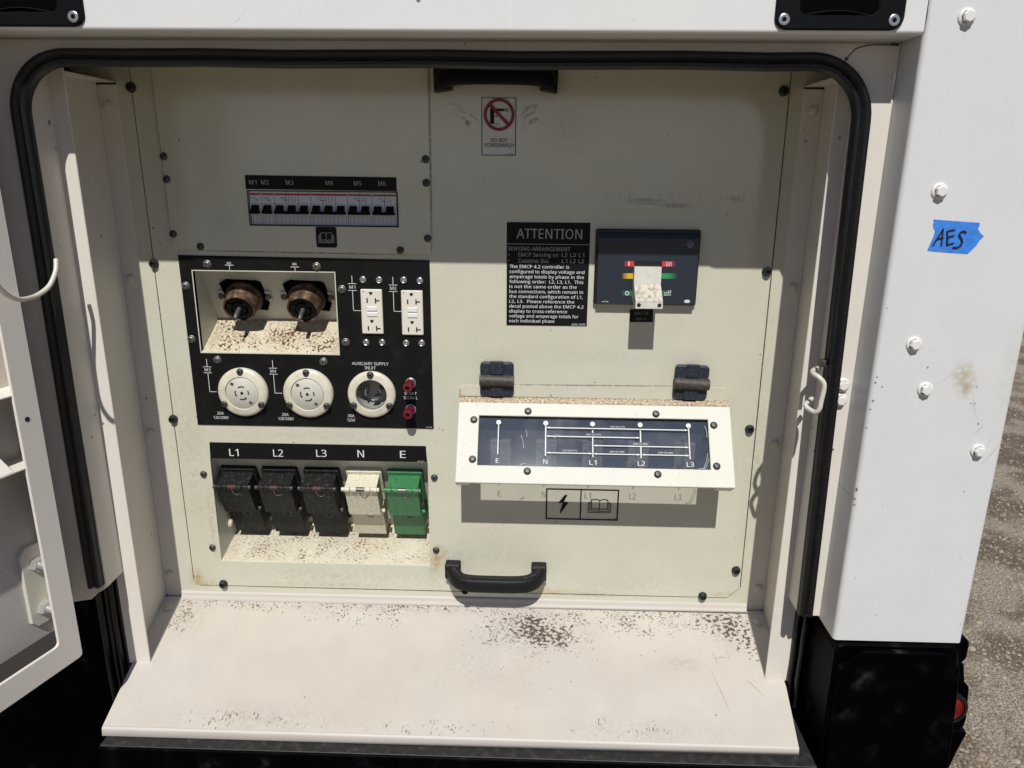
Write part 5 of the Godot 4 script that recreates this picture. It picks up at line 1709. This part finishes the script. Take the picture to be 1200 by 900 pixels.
func gfci() -> void:
	var at := Vector3(-0.2095, 1.4131, 0.0042)
	var o := thing("duplex_outlet", "cream duplex outlet with test buttons, joined to the mark M1", "outlet", at, "cream duplex outlets")
	T = Transform3D(Basis.IDENTITY, at)
	var w := 0.0160
	var h := 0.0336
	var s := S()
	plate(s, rrect(-w, -h, w, h, 0.0015, 2), -0.001, 0.0042, 0.0012)
	put("face", s, M.outlet, o)
	s = S()
	for dy in [0.0, -0.0420]:
		plate(s, pv([-0.0030, 0.0300 + dy, -0.0030, 0.0280 + dy, -0.0018, 0.0257 + dy, 0.0008, 0.0257 + dy, 0.0020, 0.0280 + dy, 0.0020, 0.0300 + dy]), 0.0040, 0.00445)
		plate(s, rect(-0.0072, 0.0135 + dy, -0.0052, 0.0205 + dy), 0.0040, 0.00445)
		plate(s, rect(0.0052, 0.0130 + dy, 0.0072, 0.0208 + dy), 0.0040, 0.00445)
		plate(s, rect(0.0072, 0.0159 + dy, 0.0122, 0.0178 + dy), 0.0040, 0.00445)
	plate(s, circ(-0.0116, 0.0308, 0.0009, 8), 0.0040, 0.00445)
	put("slots", s, M.slot, o)
	for e in [[0.0015, 0.0082], [-0.0068, -0.0005]]:
		s = S()
		plate(s, rect(-0.0072, e[0], 0.0082, e[1] ), 0.0040, 0.0056, 0.0007)
		put("test_button", s, M.button, o)
	T = Transform3D.IDENTITY
	dup(o, "duplex_outlet", "cream duplex outlet with test buttons, joined to the mark M2", Vector3(-0.1492, 1.4122, 0.0042))

func twist_locks() -> void:
	var at := Vector3(-0.4157, 1.2840, 0.0042)
	var o := thing("twist_lock_outlet", "round cream twist lock outlet, joined to the mark M3", "outlet", at, "round cream twist lock outlets")
	T = Transform3D(Basis.IDENTITY, at)
	var s := S()
	lathe(s, pv([0.0388, -0.001, 0.0388, 0.0040, 0.0372, 0.0064, 0.0340, 0.0080, 0.0262, 0.0092, 0.0256, 0.0085, 0.0254, 0.0040]), 48)
	put("flange", s, M.device, o)
	s = S()
	lathe(s, pv([0.0249, 0.002, 0.0249, 0.0076, 0.0242, 0.0082, 0, 0.0082]), 40)
	put("insert", s, M.device_face, o)
	for a in [0.0, 2.14, 4.14]:
		put_mesh("screw", F.pan, M.screw_dark, o, Vector3(-sin(a) * 0.0338, cos(a) * 0.0338, 0.0072))
	for p in [Vector2(-0.0140, 0.0148), Vector2(0.0128, -0.0150)]:
		put_mesh("rivet", F.tiny, M.screw_grey, o, Vector3(p.x, p.y, 0.0082))
	s = S()
	fill(s, circ(0, 0, 0.0024, 14), [], 0.0086, Vector3.BACK)
	for k in 4:
		var a0: float = [1.15, 2.75, 4.35, 6.05][k]
		var a1: float = a0 + [0.95, 0.78, 1.0, 0.62][k]
		var arc := PackedVector2Array()
		for i in 7:
			var a := lerpf(a0, a1, i / 6.0)
			arc.append(Vector2(cos(a), sin(a)) * 0.0112)
		for i in 7:
			var a := lerpf(a1, a0, i / 6.0)
			arc.append(Vector2(cos(a), sin(a)) * 0.0094)
		fill(s, arc, [], 0.0086, Vector3.BACK)
		if k == 2 or k == 1:
			var ae := a1 if k == 2 else a1
			fill(s, circ(cos(ae) * 0.0096, sin(ae) * 0.0096, 0.0014, 8), [], 0.0088, Vector3.BACK)
	put("slots", s, M.slot, o)
	T = Transform3D.IDENTITY
	dup(o, "twist_lock_outlet", "round cream twist lock outlet, joined to the mark M4", Vector3(-0.3140, 1.2840, 0.0042))

func inlet() -> void:
	var at := Vector3(-0.2157, 1.2838, 0.0042)
	var o := thing("auxiliary_inlet", "round cream inlet with a deep dark socket and curved blades under AUXILIARY SUPPLY INLET", "inlet", at)
	T = Transform3D(Basis.IDENTITY, at)
	var s := S()
	lathe(s, pv([0.0370, -0.001, 0.0370, 0.0035, 0.0355, 0.0056, 0.0320, 0.0068, 0.0248, 0.0074, 0.0238, 0.0062]), 48)
	put("flange", s, M.device, o)
	s = S()
	lathe(s, pv([0.0238, 0.0064, 0.0234, -0.032, 0, -0.032]), 40)
	put("socket", s, M.grey_in, o)
	for a in [0.0, 2.12, 4.16]:
		put_mesh("screw", F.pan, M.screw_dark, o, Vector3(-sin(a) * 0.0322, cos(a) * 0.0322, 0.0062))
	for e in [[2.7, 0.9], [0.0, 0.8], [4.5, 0.9]]:
		s = S()
		var p := PackedVector2Array()
		for i in 6:
			var a: float = e[0] + e[1] * i / 5.0
			p.append(Vector2(cos(a), sin(a)) * 0.0130)
		for i in 6:
			var a: float = e[0] + e[1] * (5 - i) / 5.0
			p.append(Vector2(cos(a), sin(a)) * 0.0113)
		plate(s, p, -0.032, -0.006, 0.0005)
		put("blade", s, M.steel, o)
	T = Transform3D.IDENTITY

func posts() -> void:
	var at := Vector3(-0.1553, 1.3030, 0.0042)
	var o := thing("binding_post", "dark red binding post above the words START SIGNAL", "binding post", at, "dark red binding posts")
	T = Transform3D(Basis.IDENTITY, at)
	var s := S()
	lathe(s, pv([0.0082, 0, 0.0082, 0.0015, 0.0068, 0.0022]), 20)
	put("washer", s, M.screw_bright, o)
	s = S()
	lathe(s, pv([0.0064, 0.0015, 0.0066, 0.012, 0.0062, 0.013, 0.0062, 0.0150, 0.0072, 0.016, 0.0074, 0.026, 0.0066, 0.0290, 0.0034, 0.0296, 0.0030, 0.022, 0, 0.022]), 20)
	for k in 12:
		var a := TAU * k / 12
		var c := Vector3(cos(a) * 0.0073, sin(a) * 0.0073, 0)
		tube(s, PackedVector3Array([c + Vector3(0, 0, 0.0165), c + Vector3(0, 0, 0.0255)]), 0.0008, 5)
	put("cap", s, M.red_post, o)
	T = Transform3D.IDENTITY
	dup(o, "binding_post", "dark red binding post below the words START SIGNAL", Vector3(-0.1562, 1.2605, 0.0042))

# ---------------------------------------------------------------- cam connectors
func cam_pocket() -> void:
	T = Transform3D.IDENTITY
	var z := 0.0025
	var o := thing("cam_connector_pocket", "recessed cream pocket with a dirt speckled floor below the strip L1 L2 L3 N E", "pocket", Vector3(-0.307, 0.988, z))
	var ytop := 1.1705
	var yb := 1.0128
	var zb := -0.0945
	var zf := 0.0020
	var s := S()
	quad(s, Vector3(CX0, yb, zb), Vector3(CX1, yb, zb), Vector3(CX1, ytop, -0.0125), Vector3(CX0, ytop, -0.0125), Vector3(0, -0.5, 1))
	put("rear_wall", s, M.cream, o)
	for k in [CX0, CX1]:
		s = S()
		quad(s, Vector3(k, 0.9880, zf), Vector3(k, yb, zb), Vector3(k, ytop, -0.0125), Vector3(k, ytop, zf), Vector3.RIGHT if k == CX0 else Vector3.LEFT)
		put("side_wall", s, M.cream, o)
	put_mesh("screw", F.button, M.boltcream, o, Vector3(CX0, 1.033, -0.045) - O, Basis(Vector3.UP, PI / 2))
	uvm = 2
	s = S()
	quad(s, Vector3(CX0, 0.9880, zf), Vector3(CX1, 0.9880, zf), Vector3(CX1, yb, zb), Vector3(CX0, yb, zb), Vector3(0, 1, 0.3))
	put("pocket_floor", s, M.pocket_low, o)
	uvm = 0
	# label strip
	var l := thing("connector_label_strip", "black label strip lettered L1 L2 L3 N E above the cam connectors", "label", Vector3(-0.307, 1.185, z))
	s = S()
	plate(s, PackedVector2Array([Vector2(-0.4805, 1.1712), Vector2(-0.1330, 1.1722), Vector2(-0.1345, 1.1991), Vector2(-0.4792, 1.1986)]), z, z + 0.0008)
	put("strip", s, M.ink_black, l)
	s = S()
	for e in [["L1", -0.4414, 1.1823, 0.0150], ["L2", -0.3703, 1.1827, 0.0160], ["L3", -0.3011, 1.1838, 0.0165], ["N", -0.2382, 1.1844, 0.0105], ["E", -0.1712, 1.1847, 0.0092]]:
		s = S()
		txt(s, e[0], e[1], e[2], 0.0120, z + 0.0011, e[3])
		put("lettering", s, M.ink_white, l)
	s = S()
	txt(s, "367-9921", -0.1430, 1.1735, 0.0017, z + 0.0014, 0.0110)
	put("fine_print", s, M.ink_white, l)
	# covers
	var tilt := deg_to_rad(23.0)
	var b := Basis(Vector3.RIGHT, tilt)
	var xs := [-0.4477, -0.3797, -0.3103, -0.2403, -0.1736]
	var cols := ["black", "black", "black", "cream", "green"]
	var mats := ["cam_black", "cam_black", "cam_black", "cam_white", "cam_green"]
	var ids := ["L1", "L2", "L3", "N", "E"]
	var protos := {}
	for row in 2:
		for i in 5:
			var at := Vector3(xs[i] + (0.0008 * row), 1.1255 - row * 0.0525, 0.0085 - row * 0.0345)
			var lab := "%s cam connector with a hinged cover, %s row under %s" % [cols[i], ["upper", "lower"][row], ids[i]]
			var grp := "cam connectors in the pocket"
			if protos.has(cols[i]):
				dup(protos[cols[i]], "cam_connector", lab, at, grp)
			else:
				protos[cols[i]] = cam(at, b, M[mats[i]], lab, grp, cols[i] == "black")

func cam(at: Vector3, b: Basis, m: Material, label: String, group: String, dark: bool) -> Node3D:
	# local frame: y up along the wall, z away from it; the hinge axis is the origin
	var o := thing("cam_connector", label, "cam connector", at, group)
	T = Transform3D(b, at)
	var w := 0.0262
	var s := S()
	plate(s, rrect(-w - 0.003, -0.0585, w + 0.003, 0.0095, 0.003, 3), -0.0405, -0.0300, 0.0015)
	put("base", s, m, o)
	s = S()
	prism(s, pv([-0.0310, 0.0022, -0.0020, 0.0022, 0.0005, -0.0005, 0.0005, -0.0040, -0.0030, -0.0560, -0.0310, -0.0560]), -w + 0.0008, w - 0.0008)
	put("housing", s, m, o)
	s = S()
	plate(s, rrect(-w, -0.0605, w, -0.0035, 0.0015, 2), -0.0020, 0.0010, 0.0008)
	plate(s, rect(-w, -0.0100, -w + 0.008, 0.0015), -0.0015, 0.0014, 0.0008)
	plate(s, rect(w - 0.008, -0.0100, w, 0.0015), -0.0015, 0.0014, 0.0008)
	var lid := put("lid", s, m, o)
	s = S()
	for e in [[-w, -0.0170], [-0.0158, -0.0068], [0.0072, 0.0158], [0.0170, w]]:
		tube(s, PackedVector3Array([Vector3(e[0], 0, 0.0008), Vector3(e[1], 0, 0.0008)]), 0.0042, 10)
	put("knuckle", s, m, o)
	s = S()
	for k in 5:
		lathe_x(s, -0.0062 + k * 0.0026, 0.0040, 0.0022)
	put("spring", s, M.copper if dark else M.spring, o)
	s = S()
	lathe_x(s, -w - 0.0042, 0.0034, 0.0040)
	lathe_x(s, w + 0.0002, 0.0034, 0.0040)
	put("hinge_pin", s, M.screw_dark if dark else m, o)
	s = S()
	var pts := PackedVector3Array()
	for i in 9:
		var a := PI + PI * i / 8.0
		pts.append(Vector3(0.0045 + cos(a) * 0.0058, -0.0085 + sin(a) * 0.0058 - 0.003, 0.0014))
	pts.insert(0, Vector3(-0.0013, -0.003, 0.0026))
	tube(s, pts, 0.0006, 5)
	put("spring_wire", s, M.spring, lid)
	T = Transform3D.IDENTITY
	return o

func lathe_x(s: SurfaceTool, x: float, r: float, l: float) -> void:
	tube(s, PackedVector3Array([Vector3(x, 0, 0.0008), Vector3(x + l, 0, 0.0008)]), r, 10)

# ---------------------------------------------------------------- small things
func extras() -> void:
	T = Transform3D.IDENTITY
	# white bent-wire catch on the right side of the opening
	var w := thing("wire_catch", "small white bent wire catch on the right edge of the opening", "catch", Vector3(0.396, 1.35, 0.17))
	var s := S()
	tube(s, curve(PackedVector3Array([Vector3(0.4030, 1.3750, 0.150), Vector3(0.3890, 1.3760, 0.168), Vector3(0.3850, 1.3755, 0.182), Vector3(0.3885, 1.3735, 0.190), Vector3(0.3945, 1.3670, 0.193), Vector3(0.3958, 1.3580, 0.193), Vector3(0.3943, 1.3420, 0.193), Vector3(0.3935, 1.3330, 0.193), Vector3(0.3905, 1.3275, 0.190), Vector3(0.3860, 1.3280, 0.182), Vector3(0.3835, 1.3310, 0.172), Vector3(0.3990, 1.3330, 0.150)]), 5), 0.0031, 10)
	put("bent_wire", s, M.wire_white, w)
	s = S()
	plate(s, rect(0.3925, 1.3850, 0.3985, 1.3930), 0.172, 0.184, 0.001)
	put("mounting_tab", s, M.screw_dark, w)
	# white cable looping from the frame to the door
	O = Vector3(-0.560, 1.50, 0.19)
	s = S()
	tube(s, curve(PackedVector3Array([Vector3(-0.5672, 1.5058, 0.1760), Vector3(-0.5650, 1.4919, 0.1840), Vector3(-0.5688, 1.4754, 0.1950), Vector3(-0.5732, 1.4670, 0.2120), Vector3(-0.5738, 1.4656, 0.2320), Vector3(-0.5735, 1.4682, 0.2500), Vector3(-0.5702, 1.4770, 0.2700), Vector3(-0.5630, 1.4944, 0.2950), Vector3(-0.5576, 1.5217, 0.3200)]), 6), 0.0030, 10)
	var c := put("door_cable", s, M.wire_white, self)
	c.position = O
	tag(c, "thin white cable looping from the left frame edge to the open door", "cable")
	# blue tape
	var z := 0.2200
	var t := thing("blue_tape", "torn piece of blue masking tape marked AES on the white corner post", "tape", Vector3(0.512, 1.55, z))
	s = S()
	plate(s, pv([0.4824, 1.5692, 0.5344, 1.5661, 0.5350, 1.5628, 0.5338, 1.5595, 0.5371, 1.5550, 0.5419, 1.5510, 0.5388, 1.5475, 0.5352, 1.5403, 0.5310, 1.5352, 0.5273, 1.5310, 0.5050, 1.5322, 0.4812, 1.5340, 0.4828, 1.5398, 0.4844, 1.5455, 0.4858, 1.5508, 0.4864, 1.5561, 0.4838, 1.5600, 0.4828, 1.5640, 0.4836, 1.5660]), z, z + 0.0004)
	put("strip", s, M.tape, t)
	s = S()
	var zz := z + 0.0010
	var A := [Vector2(0.4864, 1.5403), Vector2(0.4905, 1.5490), Vector2(0.4946, 1.5583), Vector2(0.4952, 1.5490), Vector2(0.4957, 1.5404)]
	var A2 := [Vector2(0.4894, 1.5468), Vector2(0.4925, 1.5480), Vector2(0.4964, 1.5487)]
	var E1 := [Vector2(0.5074, 1.5578), Vector2(0.5035, 1.5572), Vector2(0.4998, 1.5561), Vector2(0.5012, 1.5480), Vector2(0.5020, 1.5408), Vector2(0.5050, 1.5418), Vector2(0.5087, 1.5430)]
	var E2 := [Vector2(0.5008, 1.5494), Vector2(0.5040, 1.5504), Vector2(0.5072, 1.5514)]
	var S1 := [Vector2(0.5208, 1.5552), Vector2(0.5188, 1.5563), Vector2(0.5165, 1.5562), Vector2(0.5146, 1.5550), Vector2(0.5136, 1.5527), Vector2(0.5150, 1.5503), Vector2(0.5172, 1.5474), Vector2(0.5184, 1.5445), Vector2(0.5176, 1.5412), Vector2(0.5148, 1.5386), Vector2(0.5118, 1.5379), Vector2(0.5091, 1.5386)]
	for l in [A, A2, E1, E2, S1]:
		stroke(s, l, 0.0019, zz)
		for q: Vector2 in l:
			fill(s, circ(q.x, q.y, 0.00095, 10), [], zz + 0.0001, Vector3.BACK)
		zz += 0.00015
	put("handwriting", s, M.pen, t)

func _ready() -> void:
	rng.seed = 20240611
	# camera
	var cam3 := Camera3D.new()
	cam3.name = "camera"
	cam3.position = Vector3(0.0300, 1.6200, 1.0944)
	cam3.rotation = Vector3(deg_to_rad(-16.1692), deg_to_rad(1.5563), deg_to_rad(0.5487))
	cam3.fov = 54.700
	cam3.near = 0.02
	cam3.far = 400.0
	add_child(cam3)
	cam3.current = true
	# sky
	var we := WorldEnvironment.new()
	var env := Environment.new()
	var sky := Sky.new()
	var sm := ProceduralSkyMaterial.new()
	sm.sky_top_color = Color(0.26, 0.42, 0.68)
	sm.sky_horizon_color = Color(0.94, 0.955, 0.97)
	sm.sky_curve = 0.11
	sm.ground_bottom_color = Color(0.50, 0.46, 0.40)
	sm.ground_horizon_color = Color(0.72, 0.69, 0.64)
	sm.sun_angle_max = 1.0
	sky.sky_material = sm
	env.background_mode = Environment.BG_SKY
	env.sky = sky
	env.background_energy_multiplier = 0.62
	env.tonemap_mode = Environment.TONE_MAPPER_LINEAR
	env.tonemap_exposure = 1.05
	env.sdfgi_enabled = true
	env.ssao_enabled = true
	env.ssil_enabled = true
	we.environment = env
	add_child(we)
	# sun: behind the camera, 50 degrees up, straight ahead of the panel
	var sun := DirectionalLight3D.new()
	sun.name = "sun"
	sun.light_energy = 1.42
	sun.light_color = Color(1.0, 0.992, 0.978)
	sun.light_angular_distance = 0.5
	sun.shadow_enabled = true
	add_child(sun)
	sun.look_at_from_position(Vector3(0.0, 1.255, 1.0) * 10.0, Vector3.ZERO, Vector3.UP)

	font = SystemFont.new()
	font.font_names = PackedStringArray(["Droid Sans"])
	make_materials()
	make_fasteners()
	setting()
	housing()
	upper_door()
	door_seal()
	shelf()
	chassis()
	service_door()
	control_panel()
	breakers()
	handles()
	stickers()
	main_breaker()
	terminal_cover()
	outlet_panel()
	cam_pocket()
	extras()
